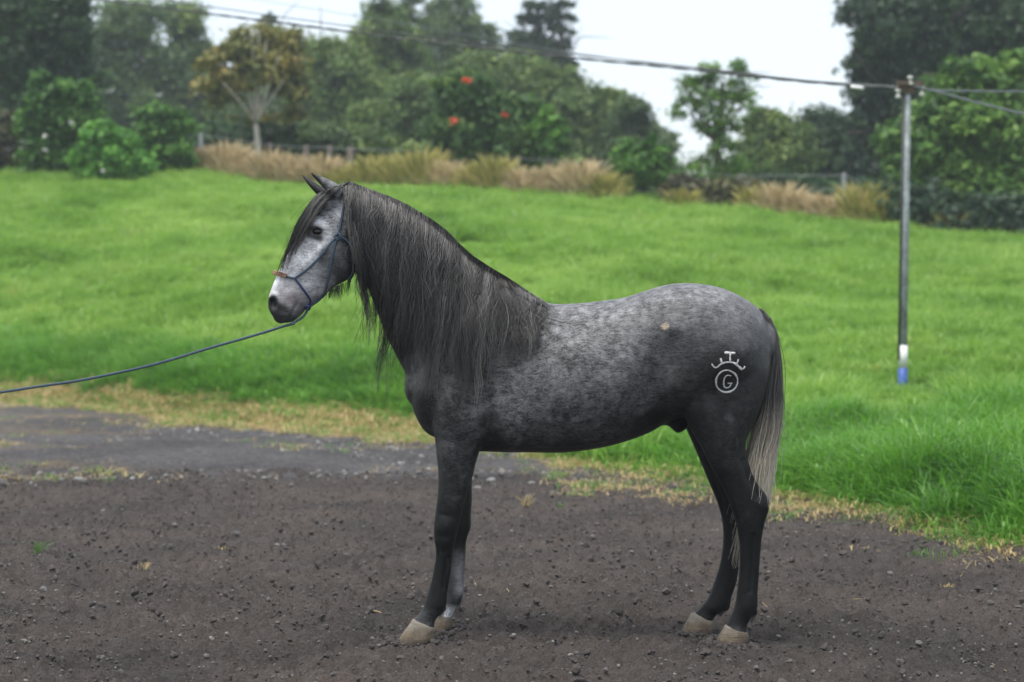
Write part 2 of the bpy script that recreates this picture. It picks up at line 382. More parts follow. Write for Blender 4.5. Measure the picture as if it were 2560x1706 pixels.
# ------------------------------------------------------------------ instanced ground cover (grass, pebbles)
def blade_tuft(name, n, h, r, w, lean, mat, segs=3, hvar=0.45, droop=0.35):
    b = RNG.uniform(-1, 1, (n, 2)) * r; hh = h * (1 - hvar * RNG.random(n)); a = RNG.uniform(0, 2 * np.pi, n)
    ln = lean * RNG.random(n) * hh; dirv = np.stack([np.cos(a), np.sin(a)], 1); ww = w * RNG.uniform(0.6, 1.3, n)
    side = np.stack([-np.sin(a + RNG.normal(0, .6, n)), np.cos(a + RNG.normal(0, .6, n))], 1)
    V, Q, T, tint = [], [], [], []; tn = RNG.random(n)
    for k in range(n):
        s0 = len(V)
        for s in range(segs):
            t = s / segs; c = b[k] + dirv[k] * ln[k] * t ** 2; z = hh[k] * (t - droop * lean * t ** 3)
            q = ww[k] * (1 - 0.55 * t)
            V += [(c[0] - side[k, 0] * q, c[1] - side[k, 1] * q, z), (c[0] + side[k, 0] * q, c[1] + side[k, 1] * q, z)]
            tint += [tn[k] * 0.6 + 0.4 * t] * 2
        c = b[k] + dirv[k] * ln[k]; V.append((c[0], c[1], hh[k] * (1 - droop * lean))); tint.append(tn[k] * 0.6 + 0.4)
        for s in range(segs - 1): Q.append((s0 + 2 * s, s0 + 2 * s + 1, s0 + 2 * s + 3, s0 + 2 * s + 2))
        T.append((s0 + 2 * segs - 2, s0 + 2 * segs - 1, s0 + 2 * segs))
    me = mesh_np(name, V, Q, T, {'tint': np.array(tint)}); me.materials.append(mat)
    return bpy.data.objects.new(name, me)
def stone_src(name, mat, sub=1):
    bm = bmesh.new(); bmesh.ops.create_icosphere(bm, subdivisions=sub, radius=1.0)
    sc = RNG.uniform(0.6, 1.15, 3) * np.array([1, 1, 0.75])
    for v in bm.verts:
        v.co = Vector(np.array(v.co) * sc * (1 + RNG.normal(0, 0.13)))
    me = bpy.data.meshes.new(name); bm.to_mesh(me); bm.free(); me.materials.append(mat)
    return bpy.data.objects.new(name, me)
def scatter(name, sources, P, scl, tint=None, tilt=0.12, full_rot=False):
    c = bpy.data.collections.new(name + '_sources')
    for s in sources: c.objects.link(s)
    n = len(P); me = bpy.data.meshes.new(name); me.vertices.add(n); me.vertices.foreach_set('co', np.asarray(P, np.float32).ravel())
    rot = np.stack([RNG.normal(0, tilt, n), RNG.normal(0, tilt, n), RNG.uniform(0, 2 * np.pi, n)], 1)
    if full_rot: rot = RNG.uniform(0, 2 * np.pi, (n, 3)); rot[:, 0] *= 0.1; rot[:, 1] *= 0.1
    scl = np.asarray(scl, np.float32)
    if scl.ndim == 1: scl = np.repeat(scl[:, None], 3, 1)
    for k, v, t, f in (('rot', rot, 'FLOAT_VECTOR', 'vector'), ('scl', scl, 'FLOAT_VECTOR', 'vector'),
                       ('itint', RNG.random(n) if tint is None else tint, 'FLOAT', 'value')):
        me.attributes.new(k, t, 'POINT').data.foreach_set(f, np.asarray(v, np.float32).ravel())
    me.attributes.new('pick', 'INT', 'POINT').data.foreach_set('value', RNG.integers(0, len(sources), n).astype(np.int32))
    o = bpy.data.objects.new(name, me); COL.objects.link(o); o['kind'] = 'stuff'
    g = bpy.data.node_groups.new(name, 'GeometryNodeTree')
    g.interface.new_socket('Geometry', in_out='INPUT', socket_type='NodeSocketGeometry'); g.interface.new_socket('Geometry', in_out='OUTPUT', socket_type='NodeSocketGeometry')
    N = g.nodes.new; L = g.links.new
    gi, go = N('NodeGroupInput'), N('NodeGroupOutput'); ip = N('GeometryNodeInstanceOnPoints'); ci = N('GeometryNodeCollectionInfo')
    ci.inputs['Collection'].default_value = c; ci.inputs['Separate Children'].default_value = True; ci.inputs['Reset Children'].default_value = True
    def na(nm, t):
        a = N('GeometryNodeInputNamedAttribute'); a.data_type = t; a.inputs['Name'].default_value = nm; return a.outputs['Attribute']
    ip.inputs['Pick Instance'].default_value = True
    L(gi.outputs[0], ip.inputs['Points']); L(ci.outputs[0], ip.inputs['Instance']); L(na('pick', 'INT'), ip.inputs['Instance Index'])
    L(na('rot', 'FLOAT_VECTOR'), ip.inputs['Rotation']); L(na('scl', 'FLOAT_VECTOR'), ip.inputs['Scale']); L(ip.outputs[0], go.inputs[0])
    o.modifiers.new('scatter', 'NODES').node_group = g
    return o

def wedge(n, y0, y1, umax=0.47):
    """n random ground points, even per square metre, between depths y0 and y1."""
    Y = np.sqrt(RNG.uniform(y0 ** 2, y1 ** 2, n)); return RNG.uniform(-umax, umax, n) * Y, Y
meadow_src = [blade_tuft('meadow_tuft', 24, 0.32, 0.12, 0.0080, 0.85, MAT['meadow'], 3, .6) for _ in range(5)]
long_src = [blade_tuft('long_tuft', 24, 0.60, 0.13, 0.0072, 1.05, MAT['long'], 5, 0.6, 0.38) for _ in range(6)]
dry_src = [blade_tuft('dry_tuft', 22, 0.085, 0.14, 0.003, 2.2, MAT['dry'], 3, .6, .3) for _ in range(4)]
nz_p = Noise(21, 25, 2.4); nz_q = Noise(22, 9, 2.0)
X, Y = wedge(165000, 11, 57); u = azim(X, Y); e = Y - YE(u) - 0.35 * nz_edge(X, Y)
t = (Y - YE(u)) / (YF(u) - YE(u))
vergew = np.interp(u, [-0.26, -0.05, 0.03, 0.26], [1.7, 1.3, 0.5, 0.12])
bandw = np.interp(u, [-0.26, -0.05, 0.1, 0.26], [3.0, 3.0, 2.5, 7.0])
bank = np.clip(1 - (e - vergew) / bandw, 0, 1)
keep = (e > vergew) & (t < 1.04) & (RNG.random(len(X)) < np.clip(1.15 - 0.75 * t, 0.35, 1)) & (RNG.random(len(X)) > bank * 0.85)
hs = (0.95 + 0.22 * nz_p(X, Y).clip(-2, 2)) * RNG.uniform(0.6, 1.5, len(X)) * np.interp(t, [0, .3, 1], [1.1, 1, 1.15])
hs = hs * np.where((np.abs(X - 4.42 * Y / 22) < .45) & (Y > 17.5) & (Y < 22.3), .5, 1)
P = np.stack([X, Y, ground(X, Y)], 1)[keep]; sc_ = np.stack([np.interp(Y, [12, 30, 55], [1, 1.25, 1.7]), np.interp(Y, [12, 30, 55], [1, 1.25, 1.7]), hs], 1)[keep]
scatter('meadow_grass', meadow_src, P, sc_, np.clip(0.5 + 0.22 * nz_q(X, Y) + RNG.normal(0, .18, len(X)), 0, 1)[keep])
X, Y = wedge(118000, 10, 36); u = azim(X, Y); e = Y - YE(u) - 0.35 * nz_edge(X, Y)
vergew = np.interp(u, [-0.26, -0.05, 0.03, 0.26], [1.7, 1.3, 0.5, 0.12]); bandw = np.interp(u, [-0.26, -0.05, 0.1, 0.26], [3.0, 3.0, 2.5, 7.0])
bank = 1 - (e - vergew) / bandw
keep = (bank < 1) & (bank > 0) & (RNG.random(len(X)) < 0.35 + 0.65 * bank)
hs = RNG.uniform(0.6, 1.15, len(X)) * (1 + 0.28 * nz_q(X, Y).clip(-1.5, 1.5)) * np.clip(0.35 + (e - vergew) * 1.2, 0.35, 1) * np.interp(u, [-0.26, 0, .08, .16, .26], [0.75, 0.75, .5, 0.8, 1.1])
hs = hs * np.where((np.abs(X - 4.42 * Y / 22) < .45) & (Y > 17.5) & (Y < 22.3), .35, 1)
P = np.stack([X, Y, ground(X, Y)], 1)[keep]
scatter('long_bank_grass', long_src, P, np.stack([np.ones(len(X)), np.ones(len(X)), hs], 1)[keep], np.clip(0.45 + 0.25 * nz_p(X, Y) + RNG.normal(0, .2, len(X)), 0, 1)[keep])
# straw-coloured verge along the field edge, and thin dry patches on the road
X, Y = wedge(145000, 10.5, 34); u = azim(X, Y); e = Y - YE(u) - 0.30 * nz_edge(X, Y)
vergew = np.interp(u, [-0.26, -0.05, 0.03, 0.1, 0.26], [1.9, 1.5, 0.9, 0.5, 0.3])
pr = np.where((e > -0.5) & (e < vergew), np.clip(0.25 + 0.9 * (e + .5), 0, 0.95), 0)
pr = np.maximum(pr, np.where((e <= 0) & (Y > 16.0) & (X < 2.5), 0.30 * (nz_q(X * .7, Y * 1.3) + np.interp(u, [-.26, -.12, 0], [0.5, -0.6, -1.3]) > 0.7), 0))
pr = np.maximum(pr, np.where((np.abs(Y - 16.2 - 0.2 * nz_edge(X, 0 * X)) < 0.35) & (u < 0.05), 0.035 * (nz_q(X * 1.5, Y * 2) > 0.1), 0))
pr = np.maximum(pr, np.where((e < 0) & (e > -1.7) & (u > -0.06), np.where(u < .14, .42, .16) * (nz_q(X * 1.6, Y * 1.6) > np.where(u < .14, .1, .45)), 0))
keep = RNG.random(len(X)) < pr
zz = np.maximum(ground(X, Y), np.where(Y > 16.3, 0.03, yard_h(X, Y)))
scatter('dry_verge_grass', dry_src + [blade_tuft('verge_tuft', 18, 0.11, 0.12, 0.004, 1.3, MAT['long'], 3)], np.stack([X, Y, zz], 1)[keep], (RNG.uniform(0.6, 1.5, len(X)) * np.where(e > 0.1, 1.25, 0.75))[keep], RNG.random(keep.sum()))
# pebbles and soil crumbs
peb = [stone_src('pebble_source', MAT['pebble']) for _ in range(6)]; crumb = [stone_src('crumb_source', MAT['clod']) for _ in range(5)]
X, Y = wedge(30000, 6.6, 17.0, 0.34); e = Y - YE(azim(X, Y)); keep = (e < 0.1) & (RNG.random(len(X)) < np.clip(.55 + .4 * nz_b(X, Y) + .3 * nz_a(X, Y), .12, 1))
sz = np.clip(0.0042 * np.exp(RNG.normal(0, 0.55, len(X))), 0.002, 0.02)
scatter('pebbles', peb, np.stack([X, Y, yard_h(X, Y) + sz * 0.25], 1)[keep], sz[keep], np.clip(RNG.beta(1.6, 2.6, len(X)), 0, 1)[keep], full_rot=True)
X, Y = wedge(95000, 6.6, 17.0, 0.34); e = Y - YE(azim(X, Y)); keep = (e < 0.1) & (RNG.random(len(X)) < 0.45 + 0.3 * nz_b(X, Y))
sz = np.clip(0.0045 * np.exp(RNG.normal(0, 0.62, len(X))), 0.002, 0.028)
Xh, Yh = [], []
for a_, b_, c_, d_, yy_ in HOOF:
    p_ = U((a_ + c_) / 2, 1600, yy_); th_ = RNG.uniform(0, 6.28, 420); rr_ = RNG.normal(1.12, .22, 420); Xh.append(p_[0] + .095 * rr_ * np.cos(th_)); Yh.append(yy_ + .080 * rr_ * np.sin(th_))
X = np.r_[X[keep], np.concatenate(Xh)]; Y = np.r_[Y[keep], np.concatenate(Yh)]; sz = np.r_[sz[keep], np.clip(.0075 * np.exp(RNG.normal(0, .5, 1680)), .003, .018)]; keep = np.ones(len(X), bool)
scatter('soil_crumbs', crumb, np.stack([X, Y, yard_h(X, Y) + sz * 0.2], 1)[keep], sz[keep], full_rot=True)
X = RNG.uniform(-9, 2.5, 2600); Y = 16.2 + 0.18 * nz_edge(X, 0 * X) + RNG.normal(0, 0.35, 2600) + np.abs(RNG.normal(0, 3.0, 2600)) * (RNG.random(2600) < .7)
sz = np.clip(0.008 * np.exp(RNG.normal(0, 0.65, 2600)), 0.004, 0.04)
X2 = RNG.uniform(-11, 2.5, 9000); Y2 = RNG.uniform(16.4, 27, 9000); k2 = Y2 < YE(azim(X2, Y2)); X = np.r_[X, X2[k2]]; Y = np.r_[Y, Y2[k2]]; sz = np.r_[sz, np.clip(0.010 * np.exp(RNG.normal(0, .5, k2.sum())), .004, .035)]
scatter('roadside_gravel', [stone_src('roadside_source', MAT['palestone']) for _ in range(2)] + peb[:5], np.stack([X, Y, 0.03 + sz * 0.2], 1), sz, full_rot=True)

# ------------------------------------------------------------------ the horse
YC = 8.58
def loft(secs, sub=5, ring=36, p=0.86, q=0.94, capf=0.45):
    """secs: (ax, ay, bx, by, halfwidth m, egg, ycentre); A and B are outline pixels, egg > 0 = wider towards B."""
    R = catmull(np.array(secs, float), sub); th = np.arange(ring) * 2 * np.pi / ring
    c = np.sign(np.cos(th)) * np.abs(np.cos(th)) ** q; s = np.sign(np.sin(th)) * np.abs(np.sin(th)) ** p
    A = U(R[:, 0], R[:, 1], R[:, 6]); B = U(R[:, 2], R[:, 3], R[:, 6])
    C = (A + B) / 2; E = (A - B) / 2
    w = np.maximum(R[:, 4], 0.002)[:, None] * s[None] * (1 - R[:, 5][:, None] * c[None])
    V = C[:, None] + E[:, None] * c[None, :, None]; V[..., 1] += w
    # round the two ends off
    def cap(Ci, Vi, nxt):
        d = Ci - nxt; L = np.linalg.norm(Vi - Ci, axis=1).min() * capf; d = d / (np.linalg.norm(d) + 1e-9)
        return [Ci + (Vi - Ci) * math.cos(a) + d * L * math.sin(a) for a in (0.5, 0.95, 1.3)]
    st = cap(C[0], V[0], C[1])[::-1]; en = cap(C[-1], V[-1], C[-2])
    V = np.concatenate([np.array(st), V, np.array(en)]); n = len(V)
    i = np.arange(n - 1)[:, None] * ring; k = np.arange(ring)[None]; k2 = (k + 1) % ring
    Q = np.stack([i + k, i + k2, i + ring + k2, i + ring + k], -1).reshape(-1, 4)
    verts = np.vstack([V.reshape(-1, 3), V[0].mean(0), V[-1].mean(0)]); m = n * ring
    T = [(m, (a + 1) % ring, a) for a in range(ring)] + [(m + 1, m - ring + a, m - ring + (a + 1) % ring) for a in range(ring)]
    bm = bmesh.new(); vs = [bm.verts.new(v) for v in verts]
    for f in Q: bm.faces.new([vs[j] for j in f])
    for f in T: bm.faces.new([vs[j] for j in f])
    bmesh.ops.recalc_face_normals(bm, faces=bm.faces)
    return bm
def blob(px, py, Y, rx, ry, rz):
    bm = bmesh.new(); bmesh.ops.create_icosphere(bm, subdivisions=3, radius=1.0); c = U(px, py, Y); s = Y / F
    for v in bm.verts: v.co = Vector((c[0] + v.co.x * rx * s, c[1] + v.co.y * rz, c[2] + v.co.z * ry * s))
    return bm
NF, FF, NH, FH = 8.47, 8.78, 8.44, 8.70
parts = []
# trunk
parts.append(loft([
    (1034, 915, 1030, 1012, .105, 0, 8.62), (1052, 885, 1044, 1050, .150, 0, 8.62), (1085, 830, 1066, 1082, .185, 0, 8.62), (1140, 760, 1100, 1100, .205, .05, 8.62),
    (1215, 712, 1150, 1124, .220, .15, 8.61), (1300, 728, 1235, 1130, .240, .28, 8.60), (1370, 757, 1320, 1131, .275, .25, 8.59), (1432, 759, 1412, 1131, .302, .16, YC),
    (1498, 753, 1498, 1120, .312, .10, YC), (1560, 744, 1562, 1104, .308, .06, YC), (1620, 725, 1622, 1082, .295, .0, YC), (1668, 712, 1665, 1058, .285, -.04, 8.57),
    (1714, 708, 1712, 1045, .285, -.04, 8.57), (1760, 711, 1760, 1035, .285, 0, 8.57), (1810, 722, 1812, 1020, .268, .04, 8.57), (1858, 745, 1864, 1000, .232, .06, 8.57),
    (1893, 770, 1898, 960, .180, .06, 8.57), (1913, 800, 1916, 925, .115, 0, 8.57)]))
# neck
parts.append(loft([
    (855, 468, 872, 640, .066, 0, YC), (905, 478, 893, 690, .074, .05, YC), (962, 497, 915, 712, .080, .10, YC), (1030, 530, 938, 768, .088, .15, 8.59), (1098, 577, 962, 832, .100, .20, 8.60),
    (1158, 632, 988, 885, .125, .25, 8.61), (1215, 680, 1014, 935, .155, .30, 8.62), (1290, 728, 1045, 1000, .175, .30, 8.62)]))
# head
parts.append(loft([
    (852, 466, 890, 600, .060, -.1, YC), (822, 474, 893, 640, .078, -.12, YC), (797, 492, 888, 672, .092, -.15, YC), (777, 517, 876, 694, .100, -.16, YC), (761, 547, 860, 705, .104, -.16, YC),
    (746, 580, 842, 714, .098, -.10, YC), (730, 610, 822, 729, .086, -.02, YC), (714, 643, 804, 744, .072, .0, YC), (699, 675, 787, 754, .061, .02, YC), (687, 701, 775, 763, .055, .02, YC),
    (677, 727, 766, 772, .055, 0, YC), (671, 748, 757, 784, .055, 0, YC), (671, 766, 743, 797, .050, 0, YC), (675, 780, 727, 806, .042, 0, YC), (684, 794, 708, 808, .026, 0, YC)], 5, 40, 0.80, 0.92))
# ears
for s_, sec in ((-1, [(838, 505, 858, 472, .034), (823, 487, 843, 460, .035), (803, 465, 820, 448, .028), (787, 447, 798, 440, .018), (774, 432, 777, 431, .007)]),
                (1, [(806, 500, 832, 478, .034), (790, 485, 812, 470, .034), (772, 465, 790, 458, .027), (761, 449, 770, 446, .016), (754, 438, 757, 437, .007)])):
    parts.append(loft([s + (0, YC + s_ * (0.050 + 0.012 * k / 4)) for k, s in enumerate(sec)], 5, 20))
# legs
parts.append(loft([
    (1080, 940, 1215, 960, .095, 0, 8.50), (1078, 1040, 1222, 1045, .100, 0, 8.49), (1087, 1097, 1213, 1100, .085, 0, 8.48), (1091, 1136, 1195, 1136, .073, 0, NF), (1096, 1187, 1183, 1187, .062, 0, NF),
    (1094, 1238, 1166, 1238, .053, 0, NF), (1089, 1280, 1154, 1285, .049, 0, NF), (1085, 1318, 1146, 1320, .051, 0, NF), (1086, 1350, 1139, 1350, .047, 0, NF), (1090, 1385, 1132, 1385, .036, 0, NF),
    (1083, 1432, 1127, 1432, .033, 0, NF), (1072, 1476, 1119, 1478, .035, 0, NF), (1062, 1508, 1116, 1512, .041, 0, NF), (1052, 1530, 1104, 1534, .036, 0, NF), (1038, 1545, 1089, 1550, .035, 0, NF),
    (1027, 1560, 1085, 1571, .042, 0, NF)]))
parts.append(loft([
    (1105, 1000, 1205, 1000, .085, 0, 8.73), (1100, 1100, 1205, 1100, .078, 0, 8.75), (1105, 1187, 1182, 1187, .061, 0, FF), (1108, 1248, 1180, 1248, .053, 0, FF), (1112, 1288, 1177, 1290, .050, 0, FF),
    (1114, 1318, 1177, 1318, .050, 0, FF), (1117, 1350, 1166, 1352, .045, 0, FF), (1120, 1396, 1164, 1396, .035, 0, FF), (1119, 1437, 1161, 1437, .033, 0, FF), (1114, 1480, 1159, 1482, .036, 0, FF),
    (1108, 1506, 1150, 1509, .040, 0, FF), (1098, 1523, 1136, 1527, .034, 0, FF), (1089, 1538, 1128, 1543, .037, 0, FF)]))
parts.append(loft([
    (1688, 890, 1926, 870, .105, 0, 8.47), (1690, 955, 1924, 930, .120, 0, 8.46), (1698, 1003, 1909, 998, .118, 0, 8.45), (1709, 1040, 1893, 1038, .106, 0, NH), (1729, 1079, 1877, 1075, .090, 0, NH), (1751, 1115, 1864, 1108, .075, 0, NH),
    (1774, 1161, 1869, 1150, .061, 0, NH), (1803, 1214, 1890, 1203, .051, 0, NH), (1819, 1247, 1916, 1238, .047, 0, NH), (1829, 1276, 1924, 1266, .046, 0, NH), (1839, 1305, 1914, 1299, .046, 0, NH), (1845, 1335, 1906, 1335, .042, 0, NH),
    (1849, 1370, 1902, 1370, .036, 0, NH), (1848, 1430, 1898, 1430, .034, 0, NH), (1842, 1485, 1894, 1485, .039, 0, NH), (1838, 1512, 1893, 1518, .043, 0, NH), (1828, 1538, 1877, 1545, .037, 0, NH), (1817, 1559, 1867, 1565, .038, 0, NH),
    (1809, 1573, 1868, 1582, .045, 0, NH)]))
parts.append(loft([
    (1695, 960, 1860, 960, .100, 0, 8.68), (1703, 1040, 1848, 1030, .092, 0, 8.69), (1728, 1100, 1838, 1095, .075, 0, FH), (1752, 1157, 1838, 1150, .060, 0, FH), (1774, 1210, 1852, 1203, .051, 0, FH), (1795, 1262, 1874, 1254, .047, 0, FH),
    (1806, 1305, 1868, 1300, .046, 0, FH), (1808, 1350, 1858, 1350, .039, 0, FH), (1802, 1401, 1850, 1401, .034, 0, FH), (1787, 1452, 1842, 1452, .036, 0, FH), (1774, 1488, 1829, 1492, .040, 0, FH), (1758, 1511, 1822, 1520, .043, 0, FH),
    (1743, 1527, 1795, 1534, .036, 0, FH), (1726, 1542, 1782, 1551, .043, 0, FH)]))
# sheath, point of hock, heels of the fetlocks
parts.append(loft([(1640, 1010, 1640, 1068, .05, 0, 8.57), (1672, 1020, 1668, 1064, .055, 0, 8.57), (1700, 1030, 1692, 1083, .05, 0, 8.57), (1722, 1030, 1708, 1078, .04, 0, 8.57)]))
parts.append(blob(1908, 1258, NH, 15, 24, .030)); parts.append(blob(1862, 1256, FH, 14, 22, .030))
parts.append(blob(1105, 1520, NF, 10, 12, .028)); parts.append(blob(1144, 1504, FF, 9, 12, .026)); parts.append(blob(1884, 1528, NH, 10, 13, .028)); parts.append(blob(1814, 1518, FH, 10, 11, .028))
allbm = bmesh.new()
for b in parts:
    tmp = bpy.data.meshes.new('tmp'); b.to_mesh(tmp); b.free(); allbm.from_mesh(tmp); bpy.data.meshes.remove(tmp)
tm = bpy.data.meshes.new('horse_rough'); allbm.to_mesh(tm); allbm.free()
to = bpy.data.objects.new('horse_rough', tm); COL.objects.link(to)
rm = to.modifiers.new('r', 'REMESH'); rm.mode = 'VOXEL'; rm.voxel_size = 0.0061; rm.adaptivity = 0
dg = bpy.context.evaluated_depsgraph_get(); ev = to.evaluated_get(dg); bme = bpy.data.meshes.new_from_object(ev)
bpy.data.objects.remove(to)
nv = len(bme.vertices); co = np.empty(nv * 3, np.float32); bme.vertices.foreach_get('co', co); co = co.reshape(-1, 3).astype(float)
ed = np.empty(len(bme.edges) * 2, np.int32); bme.edges.foreach_get('vertices', ed); ed = ed.reshape(-1, 2)
deg = np.bincount(ed.ravel(), minlength=nv)[:, None]
def lap(v):
    out = np.empty_like(v)
    for k in range(3): out[:, k] = np.bincount(ed[:, 0], v[ed[:, 1], k], nv) + np.bincount(ed[:, 1], v[ed[:, 0], k], nv)
    return out / deg - v
for _ in range(10):
    co = co + 0.5 * lap(co); co = co - 0.52 * lap(co)
hx, hy = PX(np.stack([co[:, 0] * YC / co[:, 1], np.full(nv, YC), CAMZ + (co[:, 2] - CAMZ) * YC / co[:, 1]], 1))   # pixel of each vertex
def sstep(a, b, x): t = np.clip((x - a) / (b - a), 0, 1); return t * t * (3 - 2 * t)
bodymask = sstep(905, 960, hx) * (1 - sstep(1060, 1130, hy)) + 0.35 * sstep(1000, 1060, hy) * (1 - sstep(1120, 1180, hy))
bodymask = np.clip(bodymask, 0, 1)
rim = np.abs(co[:, 1] - YC)
for _ in range(90):
    co = co + 0.6 * bodymask[:, None] * lap(co) - 0.0
    co = co - 0.585 * bodymask[:, None] * lap(co)
# sculpted relief on both flanks: pixel, pixel radii, metres outwards (+) or inwards (-), tilt
def normals(v):
    bme.vertices.foreach_set('co', v.astype(np.float32).ravel()); bme.update()
    n = np.empty(nv * 3, np.float32); bme.vertices.foreach_get('normal', n); return n.reshape(-1, 3).astype(float)
def brush(px, py, rx, ry, d, ang=0, power=1, side=0):
    global co
    ca, sa = math.cos(math.radians(ang)), math.sin(math.radians(ang))
    dx, dy = hx - px, hy - py; a = (dx * ca + dy * sa) / rx; b = (-dx * sa + dy * ca) / ry
    w = np.exp(-(a * a + b * b) ** power) * np.clip(np.abs(NRM[:, 1]) * 1.5, 0, 1)
    if side: w = w * (np.sign(NRM[:, 1]) == side)
    co[:, 1] += np.sign(NRM[:, 1]) * d * w
def stroke(pts, r, d):
    global co
    P_ = resample(pts, 24); dd = np.full(nv, 1e9)
    for a, b in zip(P_[:-1], P_[1:]):
        ab = b - a; tt = np.clip(((hx - a[0]) * ab[0] + (hy - a[1]) * ab[1]) / (ab @ ab), 0, 1)
        dd = np.minimum(dd, (hx - a[0] - tt * ab[0]) ** 2 + (hy - a[1] - tt * ab[1]) ** 2)
    co[:, 1] += np.sign(NRM[:, 1]) * d * np.exp(-dd / r ** 2) * np.clip(np.abs(NRM[:, 1]) * 1.5, 0, 1)
NRM = normals(co)
for b in [(1062, 980, 45, 55, .022), (1120, 1010, 40, 60, .018), (1190, 1050, 40, 55, .020), (1160, 905, 30, 70, -.010, 20), (1700, 985, 45, 60, .026), (1640, 930, 45, 80, -.016, 15),
          (1668, 818, 30, 26, .012), (1835, 890, 65, 90, .020), (1740, 820, 60, 60, .008), (1770, 760, 60, 30, .006), (1832, 1090, 25, 60, .010, 20), (1500, 960, 140, 90, .010),
          (1662, 1000, 26, 45, -.010, 10), (1330, 800, 60, 40, -.012), (1115, 1318, 22, 22, .005), (1130, 1150, 18, 50, .008, -8)]: brush(b[0], b[1], b[2], b[3], b[4] * 1.55, *b[5:])
stroke([(1222, 1000), (1228, 1050), (1222, 1092)], 11, -.016); stroke([(1240, 1040), (1250, 1075), (1240, 1105)], 7, -.007)
stroke([(1120, 930), (1150, 1000), (1180, 1085)], 13, -.008); stroke([(1145, 1120), (1152, 1190), (1148, 1240)], 6, -.007); stroke([(1108, 1110), (1112, 1180), (1105, 1250)], 7, .004); stroke([(1760, 1000), (1790, 1090), (1815, 1170)], 16, .007); stroke([(1845, 1080), (1850, 1140), (1870, 1200)], 7, -.007); stroke([(1232, 1020), (1238, 1060)], 6, -.004); [stroke([(x_, 880), (x_ + 14, 960), (x_ + 10, 1040)], 9, -.0030) for x_ in (1400, 1440, 1480, 1520)]; stroke([(1655, 905), (1672, 960), (1676, 1010), (1660, 1045)], 13, .005)
stroke([(1690, 915), (1699, 960), (1702, 1010)], 12, -.004); stroke([(1872, 900), (1862, 980), (1848, 1060)], 14, -.007)
stroke([(1072, 1092), (1100, 1102), (1135, 1108)], 12, -.003); stroke([(1095, 950), (1112, 1040)], 10, -.006)
stroke([(1858, 1150), (1876, 1200), (1895, 1240)], 8, -.014); brush(1835, 1265, 16, 22, .006); brush(1906, 1262, 12, 16, .008); stroke([(1884, 1340), (1880, 1420), (1876, 1480)], 5, -.010); stroke([(1118, 1395), (1108, 1470)], 4.5, -.009); stroke([(1860, 1350), (1862, 1480)], 4, .004); stroke([(1100, 1340), (1120, 1345)], 5, -.004); stroke([(1100, 1285), (1125, 1292)], 5, -.004)
stroke([(1128, 1130), (1136, 1240)], 7, -.005); stroke([(1865, 1290), (1850, 1330)], 8, .004)
# face
for b in [(791, 558, 15, 9, .012, -15), (794, 600, 16, 9, -.004), (818, 528, 14, 16, -.008), (862, 652, 34, 42, .011), (760, 690, 26, 18, -.005, -45), (735, 735, 22, 18, .006), (716, 790, 12, 8, .005)]: brush(*b)
stroke([(812, 612), (785, 640), (762, 662)], 6, .005); stroke([(700, 640), (720, 660), (735, 700)], 7, -.002); stroke([(744, 757), (737, 769), (729, 786), (723, 802)], 2.6, -.008); stroke([(684, 789), (700, 795), (715, 797)], 4, -.003)
stroke([(673, 742), (682, 733), (692, 742), (696, 760), (690, 774)], 4.5, .006); brush(683, 757, 8, 14, -.026, -10, 1.6)
brush(793, 580, 13, 8, -.012, 5, 1.5); stroke([(776, 578), (786, 569), (800, 570), (810, 579)], 3.5, .007); stroke([(778, 585), (792, 592), (807, 587)], 3.5, .004)
NRM = normals(co)
for _ in range(3): co = co + 0.4 * lap(co)
# near-ear hollow towards the front
stroke([(832, 496), (806, 466), (778, 436)], 3, -.006)
NRM = normals(co)
for p_ in bme.polygons: pass
bme.polygons.foreach_set('use_smooth', np.ones(len(bme.polygons), bool))
